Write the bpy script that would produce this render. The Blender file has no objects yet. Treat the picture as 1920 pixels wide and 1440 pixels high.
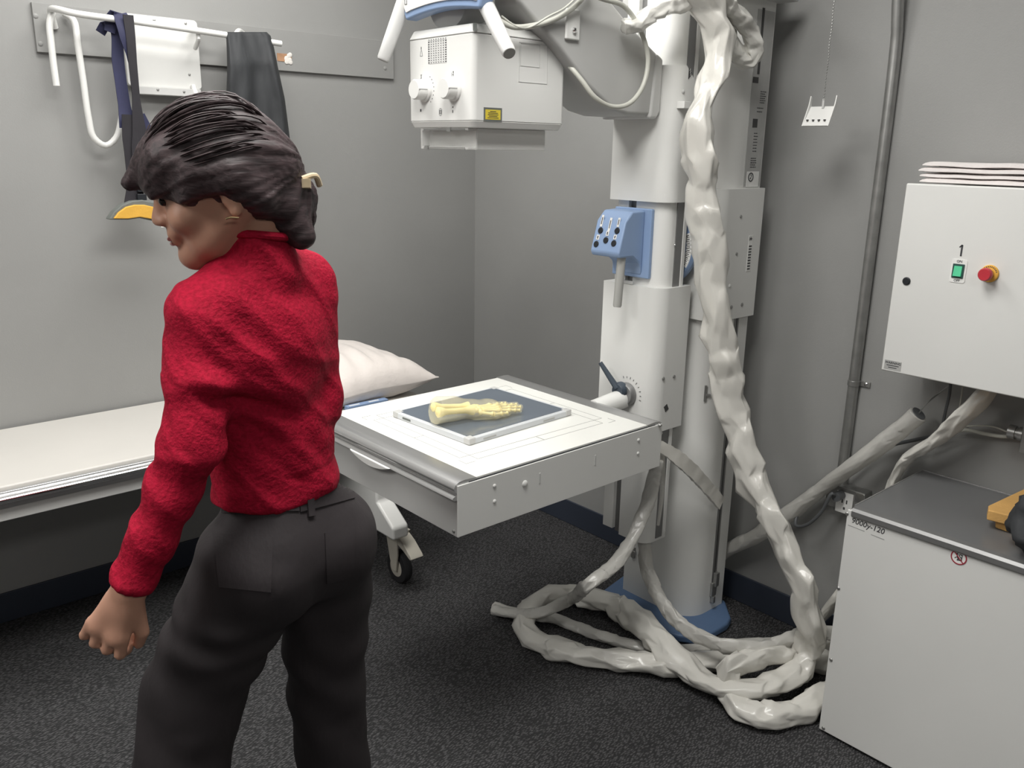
import bpy, bmesh, math, random
import numpy as np
from mathutils import Vector, Matrix, noise
random.seed(7)
PI = math.pi
SC = bpy.context.scene
COL = SC.collection

# ------------------------------------------------------------------ camera
YAW, PITCH, ROLL, FPX = 0.840273519, 0.270080957, 0.0175630934, 1605.2
CAM = np.array([-2.4004, -2.94066, 1.52])
def _rot():
    f = np.array([math.cos(YAW)*math.cos(PITCH), math.sin(YAW)*math.cos(PITCH), -math.sin(PITCH)])
    r = np.cross(f, [0, 0, 1]); r /= np.linalg.norm(r)
    u = np.cross(r, f); c, s = math.cos(ROLL), math.sin(ROLL)
    return np.array([c*r+s*u, -s*r+c*u, f])
RM = _rot()
cd = bpy.data.cameras.new('camera'); cam = bpy.data.objects.new('camera', cd); COL.objects.link(cam)
cd.sensor_width = 36.0; cd.lens = FPX/1920*36; cd.clip_start = .05
M = Matrix.Identity(4)
for i in range(3):
    M[i][0], M[i][1], M[i][2], M[i][3] = RM[0][i], RM[1][i], -RM[2][i], CAM[i]
cam.matrix_world = M
SC.camera = cam

def on(px, py, ax, v):
    """survey point: where the sight line of a measured photo point meets the plane x, y or z = v"""
    d = RM.T @ np.array([(px-960)/FPX, -(py-720)/FPX, 1.0])
    i = 'xyz'.index(ax)
    t = (v-CAM[i])/d[i]
    return Vector(CAM+d*t)
def at(px, py, dh):
    """survey point at horizontal distance dh from the observer"""
    d = RM.T @ np.array([(px-960)/FPX, -(py-720)/FPX, 1.0])
    t = dh/math.hypot(d[0], d[1])
    return Vector(CAM+d*t)

# ------------------------------------------------------------------ materials
MT = {}
def mat(name, col, rough=.5, metal=0, bump=None, spec=.5, emis=None, estr=1, alpha=1, trans=0, coat=0, sss=0, ior=1.45, var=None, sheen=0):
    m = bpy.data.materials.new(name); m.use_nodes = True
    nt = m.node_tree; b = nt.nodes['Principled BSDF']
    b.inputs['Base Color'].default_value = (*col, 1)
    b.inputs['Roughness'].default_value = rough
    b.inputs['Metallic'].default_value = metal
    b.inputs['Specular IOR Level'].default_value = spec
    b.inputs['IOR'].default_value = ior
    b.inputs['Alpha'].default_value = alpha
    b.inputs['Transmission Weight'].default_value = trans
    b.inputs['Coat Weight'].default_value = coat
    if sheen: b.inputs['Sheen Weight'].default_value = sheen
    if sss:
        b.inputs['Subsurface Weight'].default_value = sss
        b.inputs['Subsurface Radius'].default_value = (.012, .005, .003)
    if emis:
        b.inputs['Emission Color'].default_value = (*emis, 1); b.inputs['Emission Strength'].default_value = estr
    tc = nt.nodes.new('ShaderNodeTexCoord')
    if bump:
        sc, st, dist = bump[:3]
        n = nt.nodes.new('ShaderNodeTexNoise'); n.inputs['Scale'].default_value = sc; n.inputs['Detail'].default_value = 4
        mp = nt.nodes.new('ShaderNodeMapping')
        if len(bump) > 3: mp.inputs['Scale'].default_value = bump[3]
        bp = nt.nodes.new('ShaderNodeBump'); bp.inputs['Strength'].default_value = st; bp.inputs['Distance'].default_value = dist
        nt.links.new(tc.outputs['Object'], mp.inputs['Vector']); nt.links.new(mp.outputs['Vector'], n.inputs['Vector'])
        nt.links.new(n.outputs['Fac'], bp.inputs['Height']); nt.links.new(bp.outputs['Normal'], b.inputs['Normal'])
    if var:
        sc, amt = var[:2]
        n = nt.nodes.new('ShaderNodeTexNoise'); n.inputs['Scale'].default_value = sc; n.inputs['Detail'].default_value = 3
        mp = nt.nodes.new('ShaderNodeMapping')
        if len(var) > 2: mp.inputs['Scale'].default_value = var[2]
        r = nt.nodes.new('ShaderNodeValToRGB')
        r.color_ramp.elements[0].position = .3; r.color_ramp.elements[1].position = .7
        r.color_ramp.elements[0].color = (*[c*(1-amt) for c in col], 1); r.color_ramp.elements[1].color = (*[min(1, c*(1+amt)) for c in col], 1)
        nt.links.new(tc.outputs['Object'], mp.inputs['Vector']); nt.links.new(mp.outputs['Vector'], n.inputs['Vector'])
        nt.links.new(n.outputs['Fac'], r.inputs['Fac']); nt.links.new(r.outputs['Color'], b.inputs['Base Color'])
    MT[name] = m
    return m

mat('wall_paint', (.31, .31, .303), .55, bump=(260, .12, .002), var=(3, .03))
mat('plate_paint', (.295, .295, .288), .5, bump=(260, .1, .002), var=(3, .03))
mat('ceiling_paint', (.85, .85, .84), .8, bump=(120, .2, .003))
mat('white_powder', (.72, .72, .70), .38, bump=(420, .10, .0008), var=(4, .015))
mat('white_plastic', (.76, .76, .74), .3, bump=(300, .03, .0005), var=(5, .012))
mat('grey_plastic', (.42, .42, .40), .42, bump=(300, .05, .0005), var=(5, .03))
mat('grey_light', (.55, .55, .54), .4, bump=(300, .05, .0005), var=(5, .03))
mat('blue_plastic', (.25, .35, .54), .4, bump=(500, .08, .0006), var=(6, .03))
mat('blue_base', (.10, .165, .29), .45, bump=(300, .08, .001), var=(5, .06))
mat('baseboard_vinyl', (.038, .046, .066), .45, bump=(120, .05, .001), var=(4, .08))
mat('aluminium', (.60, .60, .60), .33, .85, bump=(90, .04, .0005, (1, .02, 1)), var=(8, .03))
mat('dark_aluminium', (.26, .26, .26), .42, .6, bump=(90, .04, .0005, (1, 1, .02)), var=(8, .05))
mat('chrome', (.8, .8, .8), .12, 1, var=(6, .03))
mat('galvanised', (.40, .40, .39), .38, .8, bump=(200, .05, .0006), var=(26, .12))
mat('black_plastic', (.018, .02, .024), .4, bump=(300, .05, .0005), var=(6, .1))
mat('slate_plastic', (.05, .065, .085), .38, bump=(300, .05, .0005), var=(6, .08))
mat('dark_slot', (.06, .06, .06), .6, var=(6, .1))
mat('ink', (.05, .05, .055), .6, var=(30, .1))
mat('grey_ink', (.32, .32, .32), .6, var=(30, .05))
mat('table_line', (.28, .28, .28), .6, var=(30, .05))
mat('label_grey', (.42, .42, .41), .5, var=(30, .05))
mat('label_white', (.80, .80, .78), .5, var=(30, .02))
mat('label_yellow', (.75, .60, .06), .5, var=(30, .05))
mat('red_ink', (.33, .03, .05), .5, var=(30, .08))
mat('stop_red', (.50, .035, .05), .38, var=(30, .05))
mat('stop_yellow', (.75, .42, .08), .4, var=(30, .05))
mat('switch_green', (.05, .30, .16), .3, emis=(.08, .55, .28), estr=.35, var=(30, .1))
mat('switch_dark', (.03, .08, .07), .35, var=(30, .1))
mat('table_laminate', (.84, .84, .80), .28, bump=(300, .03, .0004), var=(5, .01))
mat('mattress_vinyl', (.62, .60, .565), .42, bump=(60, .08, .002), var=(4, .02))
mat('linen', (.78, .72, .68), .85, bump=(30, .45, .006), var=(5, .03), sheen=.3)
mat('paper_towel', (.80, .755, .74), .9, bump=(80, .4, .003), var=(10, .02))
mat('blue_cloth', (.12, .22, .48), .8, bump=(60, .3, .002), var=(8, .08))
mat('hose_vinyl', (.68, .665, .62), .30, bump=(22, .22, .005), var=(7, .035), coat=.25)
mat('hose_clear', (.66, .65, .61), .25, bump=(22, .3, .005), var=(7, .04), coat=.5)
mat('hose_thin', (.54, .53, .50), .34, bump=(30, .22, .004), var=(8, .05), coat=.15)
mat('cable_grey', (.52, .52, .47), .4, var=(9, .05))
mat('cable_dark', (.10, .105, .11), .45, var=(9, .1))
mat('panel_glass', (.125, .15, .185), .16, var=(4, .06), coat=.3)
mat('panel_frame', (.62, .64, .66), .35, bump=(200, .05, .0005), var=(6, .03))
mat('resin', (.98, .90, .62), .08, alpha=.26, coat=.6, var=(9, .04))
mat('bone', (.93, .80, .38), .5, bump=(80, .25, .001), var=(30, .08))
mat('lid_glass', (.15, .152, .155), .30, var=(5, .05))
mat('foam', (.62, .36, .12), .85, bump=(220, .5, .002), var=(12, .08))
mat('strap_black', (.022, .020, .025), .7, bump=(400, .3, .001, (1, 1, .1)), var=(12, .15))
mat('strap_navy', (.028, .030, .075), .7, bump=(400, .3, .001, (1, 1, .1)), var=(12, .12))
mat('lining_yellow', (.72, .40, .06), .75, bump=(60, .4, .003), var=(12, .08))
mat('edge_grey', (.15, .16, .15), .7, var=(12, .1))
mat('garment_black', (.032, .034, .037), .72, bump=(22, .6, .008, (1, 1, .35)), var=(8, .12))
mat('skin', (.48, .26, .18), .5, sss=.12, bump=(160, .12, .001), var=(14, .06))
mat('lips', (.30, .10, .09), .42, var=(20, .05))
mat('eye_dark', (.02, .012, .01), .2, var=(20, .05))
mat('clip_shell', (.52, .42, .28), .3, coat=.4, var=(24, .3))
mat('gold', (.80, .62, .35), .25, 1, var=(20, .05))
mat('tan_patch', (.42, .24, .14), .8, bump=(80, .4, .002), var=(30, .2))
mat('spackle', (.75, .72, .68), .9, bump=(90, .6, .003), var=(30, .05))
mat('tube_grey', (.46, .46, .45), .42, bump=(200, .06, .0006), var=(5, .04))
mat('rubber', (.025, .025, .027), .6, var=(12, .1))
mat('acrylic', (.80, .80, .78), .08, alpha=.35, var=(6, .02))
mat('caster_beige', (.55, .52, .45), .4, var=(6, .04))
mat('shoe', (.04, .04, .042), .6, var=(10, .1))

def node_mat(name):
    m = bpy.data.materials.new(name); m.use_nodes = True; MT[name] = m
    return m, m.node_tree, m.node_tree.nodes['Principled BSDF']
def math_node(nt, op, a, b=None):
    n = nt.nodes.new('ShaderNodeMath'); n.operation = op
    for i, v in enumerate((a, b)):
        if v is None: continue
        if isinstance(v, (int, float)): n.inputs[i].default_value = v
        else: nt.links.new(v, n.inputs[i])
    return n.outputs[0]
# carpet: rows of short slanted loops
m, nt, b = node_mat('carpet')
tc = nt.nodes.new('ShaderNodeTexCoord')
mp = nt.nodes.new('ShaderNodeMapping'); mp.inputs['Rotation'].default_value = (0, 0, math.radians(40)); mp.inputs['Scale'].default_value = (80, 210, 1)
nt.links.new(tc.outputs['Object'], mp.inputs['Vector'])
wz = nt.nodes.new('ShaderNodeTexNoise'); wz.inputs['Scale'].default_value = 9; wz.inputs['Detail'].default_value = 2
nt.links.new(tc.outputs['Object'], wz.inputs['Vector'])
mx = nt.nodes.new('ShaderNodeMixRGB'); mx.blend_type = 'ADD'; mx.inputs[0].default_value = .9
nt.links.new(mp.outputs['Vector'], mx.inputs[1]); nt.links.new(wz.outputs['Color'], mx.inputs[2])
vo = nt.nodes.new('ShaderNodeTexVoronoi'); vo.inputs['Scale'].default_value = 1.0; vo.inputs['Randomness'].default_value = .75
nt.links.new(mx.outputs[0], vo.inputs['Vector'])
n2 = nt.nodes.new('ShaderNodeTexNoise'); n2.inputs['Scale'].default_value = 180; n2.inputs['Detail'].default_value = 4
nt.links.new(tc.outputs['Object'], n2.inputs['Vector'])
h = math_node(nt, 'SUBTRACT', 1.0, vo.outputs['Distance'])
h2 = math_node(nt, 'ADD', h, math_node(nt, 'MULTIPLY', n2.outputs['Fac'], .7))
rp = nt.nodes.new('ShaderNodeValToRGB')
rp.color_ramp.elements[0].position = .62; rp.color_ramp.elements[0].color = (.020, .020, .021, 1)
rp.color_ramp.elements[1].position = 1.25 if False else 1.0; rp.color_ramp.elements[1].color = (.125, .122, .126, 1)
nt.links.new(math_node(nt, 'MULTIPLY', h2, .78), rp.inputs['Fac'])
nt.links.new(rp.outputs['Color'], b.inputs['Base Color'])
bp = nt.nodes.new('ShaderNodeBump'); bp.inputs['Strength'].default_value = .9; bp.inputs['Distance'].default_value = .004
nt.links.new(h2, bp.inputs['Height']); nt.links.new(bp.outputs['Normal'], b.inputs['Normal'])
b.inputs['Roughness'].default_value = .85
# knitted sweater: slanted cables over a fine rib
m, nt, b = node_mat('red_knit')
tc = nt.nodes.new('ShaderNodeTexCoord')
w = nt.nodes.new('ShaderNodeTexWave'); w.wave_type = 'BANDS'; w.bands_direction = 'DIAGONAL'
w.inputs['Scale'].default_value = 4.2; w.inputs['Distortion'].default_value = 3.5; w.inputs['Detail'].default_value = 1.5; w.inputs['Detail Scale'].default_value = 1.2
mp = nt.nodes.new('ShaderNodeMapping'); mp.inputs['Scale'].default_value = (1, 1, 1.2)
nt.links.new(tc.outputs['Object'], mp.inputs['Vector']); nt.links.new(mp.outputs['Vector'], w.inputs['Vector'])
nz = nt.nodes.new('ShaderNodeTexNoise'); nz.inputs['Scale'].default_value = 160; nz.inputs['Detail'].default_value = 5
nt.links.new(tc.outputs['Object'], nz.inputs['Vector'])
hh = math_node(nt, 'ADD', math_node(nt, 'MULTIPLY', math_node(nt, 'POWER', w.outputs['Fac'], 5), .8), math_node(nt, 'MULTIPLY', nz.outputs['Fac'], .6))
bp = nt.nodes.new('ShaderNodeBump'); bp.inputs['Strength'].default_value = .7; bp.inputs['Distance'].default_value = .006
nt.links.new(hh, bp.inputs['Height']); nt.links.new(bp.outputs['Normal'], b.inputs['Normal'])
rp = nt.nodes.new('ShaderNodeValToRGB'); rp.color_ramp.elements[0].position = .3; rp.color_ramp.elements[1].position = .75
rp.color_ramp.elements[0].color = (.27, .005, .021, 1); rp.color_ramp.elements[1].color = (.44, .008, .036, 1)
nt.links.new(nz.outputs['Fac'], rp.inputs['Fac']); nt.links.new(rp.outputs['Color'], b.inputs['Base Color'])
b.inputs['Roughness'].default_value = .8; b.inputs['Specular IOR Level'].default_value = .15; b.inputs['Sheen Weight'].default_value = 0
b.inputs['Sheen Tint'].default_value = (1, .4, .5, 1)
# trousers: twill denim
mat('charcoal_twill', (.026, .021, .023), .72, bump=(140, .35, .002, (1, 1, .25)), var=(5, .12))
# hair: long strands
m, nt, b = node_mat('dark_hair')
tc = nt.nodes.new('ShaderNodeTexCoord')
mp = nt.nodes.new('ShaderNodeMapping'); mp.inputs['Scale'].default_value = (5, 60, 60); mp.inputs['Rotation'].default_value = (.2, -.5, -.45)
nz = nt.nodes.new('ShaderNodeTexNoise'); nz.inputs['Scale'].default_value = 2.2; nz.inputs['Detail'].default_value = 5; nz.inputs['Distortion'].default_value = .4
nt.links.new(tc.outputs['Object'], mp.inputs['Vector']); nt.links.new(mp.outputs['Vector'], nz.inputs['Vector'])
rp = nt.nodes.new('ShaderNodeValToRGB'); rp.color_ramp.elements[0].position = .3; rp.color_ramp.elements[1].position = .72
rp.color_ramp.elements[0].color = (.014, .008, .009, 1); rp.color_ramp.elements[1].color = (.065, .042, .045, 1)
nt.links.new(nz.outputs['Fac'], rp.inputs['Fac']); nt.links.new(rp.outputs['Color'], b.inputs['Base Color'])
bp = nt.nodes.new('ShaderNodeBump'); bp.inputs['Strength'].default_value = .4; bp.inputs['Distance'].default_value = .003
nt.links.new(nz.outputs['Fac'], bp.inputs['Height']); nt.links.new(bp.outputs['Normal'], b.inputs['Normal'])
b.inputs['Roughness'].default_value = .55

# ------------------------------------------------------------------ object helpers
WORLD = {}
def link(name, me, parent, center):
    o = bpy.data.objects.new(name, me); COL.objects.link(o)
    W = Matrix.Translation(center)
    WORLD[o.name] = W
    if parent:
        o.parent = parent; o.matrix_parent_inverse = WORLD[parent.name].inverted()
    o.location = center
    return o
def tag(o, label=None, cat=None, group=None, kind=None):
    if label: o['label'] = label
    if cat: o['category'] = cat
    if group: o['group'] = group
    if kind: o['kind'] = kind
    return o
def thing(name, loc, label, cat, group=None):
    o = bpy.data.objects.new(name, None); o.empty_display_size = .05; COL.objects.link(o)
    o.location = loc; WORLD[o.name] = Matrix.Translation(loc)
    return tag(o, label, cat, group)

class MB:
    def __init__(s): s.bm = bmesh.new()
    def box(s, lo, hi, R=None, c=None):
        lo = Vector(lo); hi = Vector(hi)
        g = bmesh.ops.create_cube(s.bm, size=1)
        mid = (lo+hi)/2; d = hi-lo
        for v in g['verts']:
            v.co = Vector((v.co.x*d.x, v.co.y*d.y, v.co.z*d.z))+mid
            if R: v.co = R @ (v.co-Vector(c or mid))+Vector(c or mid)
        return s
    def prism(s, pts, ax, a, b_):
        """polygon in the plane across axis ax, extruded from a to b_"""
        i = 'xyz'.index(ax)
        def mk(p, v):
            q = list(p); q.insert(i, v); return s.bm.verts.new(q)
        A = [mk(p, a) for p in pts]; B = [mk(p, b_) for p in pts]
        n = len(pts)
        for k in range(n): s.bm.faces.new((A[k], A[(k+1) % n], B[(k+1) % n], B[k]))
        s.bm.faces.new(A[::-1]); s.bm.faces.new(B)
        bmesh.ops.recalc_face_normals(s.bm, faces=s.bm.faces)
        return s
    def cyl(s, p0, p1, r0, r1=None, n=28, prof=None):
        p0 = Vector(p0); p1 = Vector(p1); r1 = r0 if r1 is None else r1
        d = p1-p0; q = d.to_track_quat('Z', 'Y')
        L = d.length
        P = prof or [(r0, 0), (r1, 1)]
        rings = []
        for r, t in P:
            rings.append([s.bm.verts.new(p0+q @ Vector((r*math.cos(2*PI*k/n), r*math.sin(2*PI*k/n), t*L))) for k in range(n)])
        for a, b_ in zip(rings, rings[1:]):
            for k in range(n): s.bm.faces.new((a[k], a[(k+1) % n], b_[(k+1) % n], b_[k]))
        s.bm.faces.new(rings[0][::-1]); s.bm.faces.new(rings[-1])
        return s
    def ball(s, c, r, sc=(1, 1, 1), n=16):
        g = bmesh.ops.create_uvsphere(s.bm, u_segments=n*2, v_segments=n, radius=r)
        for v in g['verts']: v.co = Vector((v.co.x*sc[0], v.co.y*sc[1], v.co.z*sc[2]))+Vector(c)
        return s
    def tube(s, pts, r, n=14, step=.012, fn=None, flat=1, smooth=True, cap=True):
        P = spline(pts, step) if smooth else [Vector(p) for p in pts]
        N = len(P); T = [(P[min(i+1, N-1)]-P[max(i-1, 0)]).normalized() for i in range(N)]
        up = Vector((0, 0, 1)) if abs(T[0].z) < .9 else Vector((1, 0, 0))
        nrm = (up-T[0]*up.dot(T[0])).normalized(); rings = []; L = 0
        for i in range(N):
            if i: L += (P[i]-P[i-1]).length
            nrm = (nrm-T[i]*nrm.dot(T[i])).normalized(); bi = T[i].cross(nrm)
            ring = []
            for k in range(n):
                a = 2*PI*k/n
                if fn: u, v = fn(L, a, i/(N-1))
                else: u, v = r*math.cos(a), r*flat*math.sin(a)
                ring.append(s.bm.verts.new(P[i]+bi*u+nrm*v))
            rings.append(ring)
        for a, b_ in zip(rings, rings[1:]):
            for k in range(n): s.bm.faces.new((a[k], a[(k+1) % n], b_[(k+1) % n], b_[k]))
        if cap:
            s.bm.faces.new(rings[0][::-1]); s.bm.faces.new(rings[-1])
        return s
    def quad(s, a, b_, c, d):
        s.bm.faces.new([s.bm.verts.new(p) for p in (a, b_, c, d)]); return s
    def build(s, name, m, parent=None, bevel=0, seg=2, ang=35, flat=False, kind=None, sub=0):
        bm = s.bm
        bmesh.ops.recalc_face_normals(bm, faces=bm.faces)
        bm.normal_update()
        if not flat:
            for f in bm.faces: f.smooth = True
            for e in bm.edges:
                if len(e.link_faces) == 2 and e.calc_face_angle(0) > math.radians(ang): e.smooth = False
        co = [v.co for v in bm.verts]
        lo = Vector([min(c[i] for c in co) for i in range(3)]); hi = Vector([max(c[i] for c in co) for i in range(3)])
        c = (lo+hi)/2
        for v in bm.verts: v.co -= c
        me = bpy.data.meshes.new(name); bm.to_mesh(me); bm.free()
        me.materials.append(MT[m])
        o = link(name, me, parent, c)
        if bevel:
            md = o.modifiers.new('bevel', 'BEVEL'); md.width = bevel; md.segments = seg; md.limit_method = 'ANGLE'; md.angle_limit = math.radians(40)
            md.harden_normals = True
        if sub:
            md = o.modifiers.new('sub', 'SUBSURF'); md.levels = sub; md.render_levels = sub
        if kind: o['kind'] = kind
        return o

def spline(pts, step):
    P = [Vector(p) for p in pts]
    if len(P) < 3:
        n = max(2, int((P[1]-P[0]).length/step)); return [P[0].lerp(P[1], i/n) for i in range(n+1)]
    P = [P[0]*2-P[1]]+P+[P[-1]*2-P[-2]]
    out = []
    for i in range(1, len(P)-2):
        a, b_, c, d = P[i-1:i+3]
        n = max(1, int(round((c-b_).length/step)))
        t0 = 0; t1 = t0+max(1e-4, (b_-a).length**.5); t2 = t1+max(1e-4, (c-b_).length**.5); t3 = t2+max(1e-4, (d-c).length**.5)
        for k in range(n):
            t = t1+(t2-t1)*k/n
            A1 = a*((t1-t)/(t1-t0))+b_*((t-t0)/(t1-t0)); A2 = b_*((t2-t)/(t2-t1))+c*((t-t1)/(t2-t1)); A3 = c*((t3-t)/(t3-t2))+d*((t-t2)/(t3-t2))
            B1 = A1*((t2-t)/(t2-t0))+A2*((t-t0)/(t2-t0)); B2 = A2*((t3-t)/(t3-t1))+A3*((t-t1)/(t3-t1))
            out.append(B1*((t2-t)/(t2-t1))+B2*((t-t1)/(t2-t1)))
    out.append(P[-2])
    return out

def basis(n):
    """right, up, normal for a face that looks along n; returns 3x3 columns"""
    n = Vector(n).normalized()
    if abs(n.z) > .9: r = Vector((1, 0, 0))
    else: r = Vector((0, 0, 1)).cross(n).normalized()
    u = n.cross(r)
    return Matrix((r, u, n)).transposed()
def text(name, s, size, pos, n, m, parent, rot=0, align='CENTER', shear=0, thick=.0004):
    cu = bpy.data.curves.new('t', 'FONT'); cu.body = s; cu.size = size; cu.align_x = align; cu.align_y = 'CENTER'; cu.extrude = thick; cu.shear = shear
    o = bpy.data.objects.new('t', cu); COL.objects.link(o)
    bpy.context.view_layer.update()
    me = bpy.data.meshes.new_from_object(o.evaluated_get(bpy.context.evaluated_depsgraph_get()))
    bpy.data.objects.remove(o)
    me.transform((basis(n) @ Matrix.Rotation(rot, 3, 'Z')).to_4x4())
    me.materials.clear(); me.materials.append(MT[m]); me.name = name
    return link(name, me, parent, Vector(pos)+Vector(n).normalized()*thick)
def patch(mb, c, w, h, n, t=.0008, rot=0):
    """thin plate w x h on a face with normal n, its back at c"""
    B = basis(n) @ Matrix.Rotation(rot, 3, 'Z'); c = Vector(c)
    g = bmesh.ops.create_cube(mb.bm, size=1)
    for v in g['verts']: v.co = c+B @ Vector((v.co.x*w, v.co.y*h, (v.co.z+.5)*t))
    return mb
def rrect(cx, cy, w, h, r, n=5):
    out = []
    for sx, sy, a0 in ((1, 1, 0), (-1, 1, 90), (-1, -1, 180), (1, -1, 270)):
        for k in range(n+1):
            a = math.radians(a0+90*k/n)
            out.append((cx+sx*(w/2-r)+r*math.cos(a), cy+sy*(h/2-r)+r*math.sin(a)))
    return out
def screw(p, n, r, parent, m='chrome', name='screw', h=.003):
    n = Vector(n); p = Vector(p)
    mb = MB(); mb.cyl(p-n*.001, p+n*h, r, n=16, prof=[(r, 0), (r, .5), (r*.75, .85), (r*.3, 1)])
    return mb.build(name, m, parent)

# ------------------------------------------------------------------ the room
ZC = 2.62
def struct(o): o['kind'] = 'structure'; return o
struct(MB().box((-5.2, -6.0, -.1), (.12, .12, 0)).build('floor', 'carpet'))
struct(MB().box((-5.2, -6.0, ZC), (.12, .12, ZC+.1)).build('ceiling', 'ceiling_paint'))
struct(MB().box((-5.2, 0, 0), (0, .12, ZC)).build('wall_back', 'wall_paint'))
struct(MB().box((0, -6.0, 0), (.12, .12, ZC)).build('wall_right', 'wall_paint'))
struct(MB().box((-5.2, -6.0, 0), (-5.08, .0, ZC)).build('wall_left', 'wall_paint'))
struct(MB().box((-5.08, -6.0, 0), (0, -5.88, ZC)).build('wall_front', 'wall_paint'))
def bb(name, lo, hi):
    struct(MB().box(lo, hi).build(name, 'baseboard_vinyl', bevel=.003))
bb('baseboard_back', (-5.08, -.008, 0), (0, 0, .102))
bb('baseboard_right', (-.008, -5.88, 0), (0, -.008, .102))
# painted board fixed to the back wall, carrying the apron rack
bd = thing('wall_board', (-1.04, 0, 1.765), 'long grey board screwed flat on the back wall behind the white apron rack', 'board')
MB().box((-1.667, -.014, 1.765), (-.419, 0, 1.9)).build('board', 'plate_paint', bd, bevel=.001)
for px, py in ((67, 30), (76, 82), (722, 128)):
    p = on(px, py, 'y', -.014); screw(p, (0, -1, 0), .007, bd, 'plate_paint')
c = on(533, 108, 'y', -.014)
pt = MB(); patch(pt, c, .055, .026, (0, -1, 0), .0015); pt.build('bare_patch', 'tan_patch', bd)
sp = MB()
for k in range(9):
    sp.ball((c.x+.018+random.uniform(-.012, .014), -.0155, c.z+random.uniform(-.016, .012)), .008, (1, .2, 1), 6)
sp.build('spackle_dab', 'spackle', bd)

# ------------------------------------------------------------------ apron rack
rk = thing('apron_rack', (-1.3, -.03, 1.68), 'white tubular steel apron rack with hooks mounted on the back wall', 'rack')
yR = -.13
MB().prism(rrect((-1.425-1.19)/2, 1.79, .235, .211, .012), 'y', -.034, -.014).build('mounting_plate', 'white_powder', rk, bevel=.0015)
MB().box((-1.40, -.05, 1.66), (-1.20, -.0, 1.684)).build('lower_bracket', 'grey_light', rk, bevel=.002)
for px, py in ((289, 38), (348, 44), (355, 140), (362, 161)):
    screw(on(px, py, 'y', -.034), (0, -1, 0), .004, rk, 'galvanised')
for px, py in ((296, 168), (345, 172)):
    screw(on(px, py, 'y', -.05), (0, -1, 0), .004, rk, 'galvanised')
a = on(140, 25, 'y', yR); e = on(527, 82, 'y', yR)
MB().tube([on(103, 52, 'y', -.02), on(95, 20, 'y', -.05), on(105, 17, 'y', -.09), a, on(250, 40, 'y', yR), on(400, 62, 'y', yR), e], .0095, 18).build('hanging_rail', 'white_plastic', rk)
MB().tube([on(100, 18, 'y', -.05), on(93, 45, 'y', -.06), on(96, 80, 'y', -.065), on(101, 125, 'y', -.065), on(106, 161, 'y', -.065)], .0095, 18).build('short_hook', 'white_plastic', rk)
MB().tube([on(120, 25, 'y', -.03), on(138, 38, 'y', -.05), on(146, 85, 'y', -.065), on(156, 150, 'y', -.065), on(166, 220, 'y', -.065), on(176, 258, 'y', -.065), on(198, 273, 'y', -.065), on(218, 258, 'y', -.065), on(228, 220, 'y', -.06), on(234, 185, 'y', -.05)], .0095, 18).build('deep_hook', 'white_plastic', rk)
MB().tube([on(362, 160, 'y', -.04), on(370, 185, 'y', -.055), on(378, 215, 'y', -.065), on(395, 262, 'y', -.065)], .0085, 16).build('short_hook', 'white_plastic', rk)
MB().tube([on(455, 62, 'y', -.02), on(448, 58, 'y', -.06), on(440, 68, 'y', yR)], .0085, 16).build('rail_support', 'white_plastic', rk)
MB().tube([on(362, 50, 'y', -.03), on(368, 55, 'y', -.09), on(372, 72, 'y', -.12), on(366, 90, 'y', -.06)], .007, 14).build('rail_support', 'white_plastic', rk)

def ribbon(mb, pts, w, t=.003, step=.01, side=(1, 0, 0)):
    """flat strap; pts = [(point, width)] ; wide along side"""
    P = spline([p for p, _ in pts], step); Wd = [q for _, q in pts]; N = len(P)
    side = Vector(side); rows = []
    for i, p in enumerate(P):
        f = i/(N-1)*(len(Wd)-1); j = min(int(f), len(Wd)-2); ww = Wd[j]+(Wd[j+1]-Wd[j])*(f-j)
        T = (P[min(i+1, N-1)]-P[max(i-1, 0)]).normalized()
        s = (side-T*side.dot(T)).normalized(); n = T.cross(s)
        rows.append([mb.bm.verts.new(p+s*(a*ww/2)+n*(b_*t/2)) for a, b_ in ((-1, -1), (0, -1.3), (1, -1), (1, 1), (0, .7), (-1, 1))])
    for a, b_ in zip(rows, rows[1:]):
        for k in range(6): mb.bm.faces.new((a[k], a[(k+1) % 6], b_[(k+1) % 6], b_[k]))
    mb.bm.faces.new(rows[0][::-1]); mb.bm.faces.new(rows[-1])
    return mb
tcl = thing('thyroid_collar', tuple(on(240, 400, 'y', -.15)), 'crescent collar with yellow lining hanging from long navy straps on the rack', 'collar')
y0 = -.145
mb = MB()
ribbon(mb, [(on(205, 60, 'y', -.118), .03), (on(212, 33, 'y', -.12), .04), (on(222, 24, 'y', -.132), .045), (on(236, 60, 'y', -.15), .042), (on(243, 105, 'y', y0), .018), (on(248, 130, 'y', y0), .012)], 0, .003)
ribbon(mb, [(on(188, 62, 'y', -.10), .028), (on(200, 45, 'y', -.105), .030), (on(215, 55, 'y', -.11), .036), (on(222, 120, 'y', -.115), .034), (on(232, 190, 'y', -.12), .036), (on(240, 240, 'y', -.13), .05)], 0, .003)
mb.build('neck_strap', 'strap_navy', tcl)
mb = MB()
ribbon(mb, [(on(240, 28, 'y', -.152), .030), (on(245, 70, 'y', -.153), .026), (on(249, 120, 'y', -.152), .024), (on(253, 160, 'y', -.15), .022), (on(257, 205, 'y', -.148), .036), (on(262, 260, 'y', -.148), .05), (on(262, 320, 'y', -.148), .045)], 0, .0035)
mb.build('webbing_strap', 'strap_black', tcl)
mb = MB()
ribbon(mb, [(on(262, 215, 'y', -.125), .03), (on(275, 250, 'y', -.125), .045), (on(285, 300, 'y', -.125), .04)], 0, .003)
mb.build('blue_tail', 'strap_navy', tcl)
mb = MB()
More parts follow.
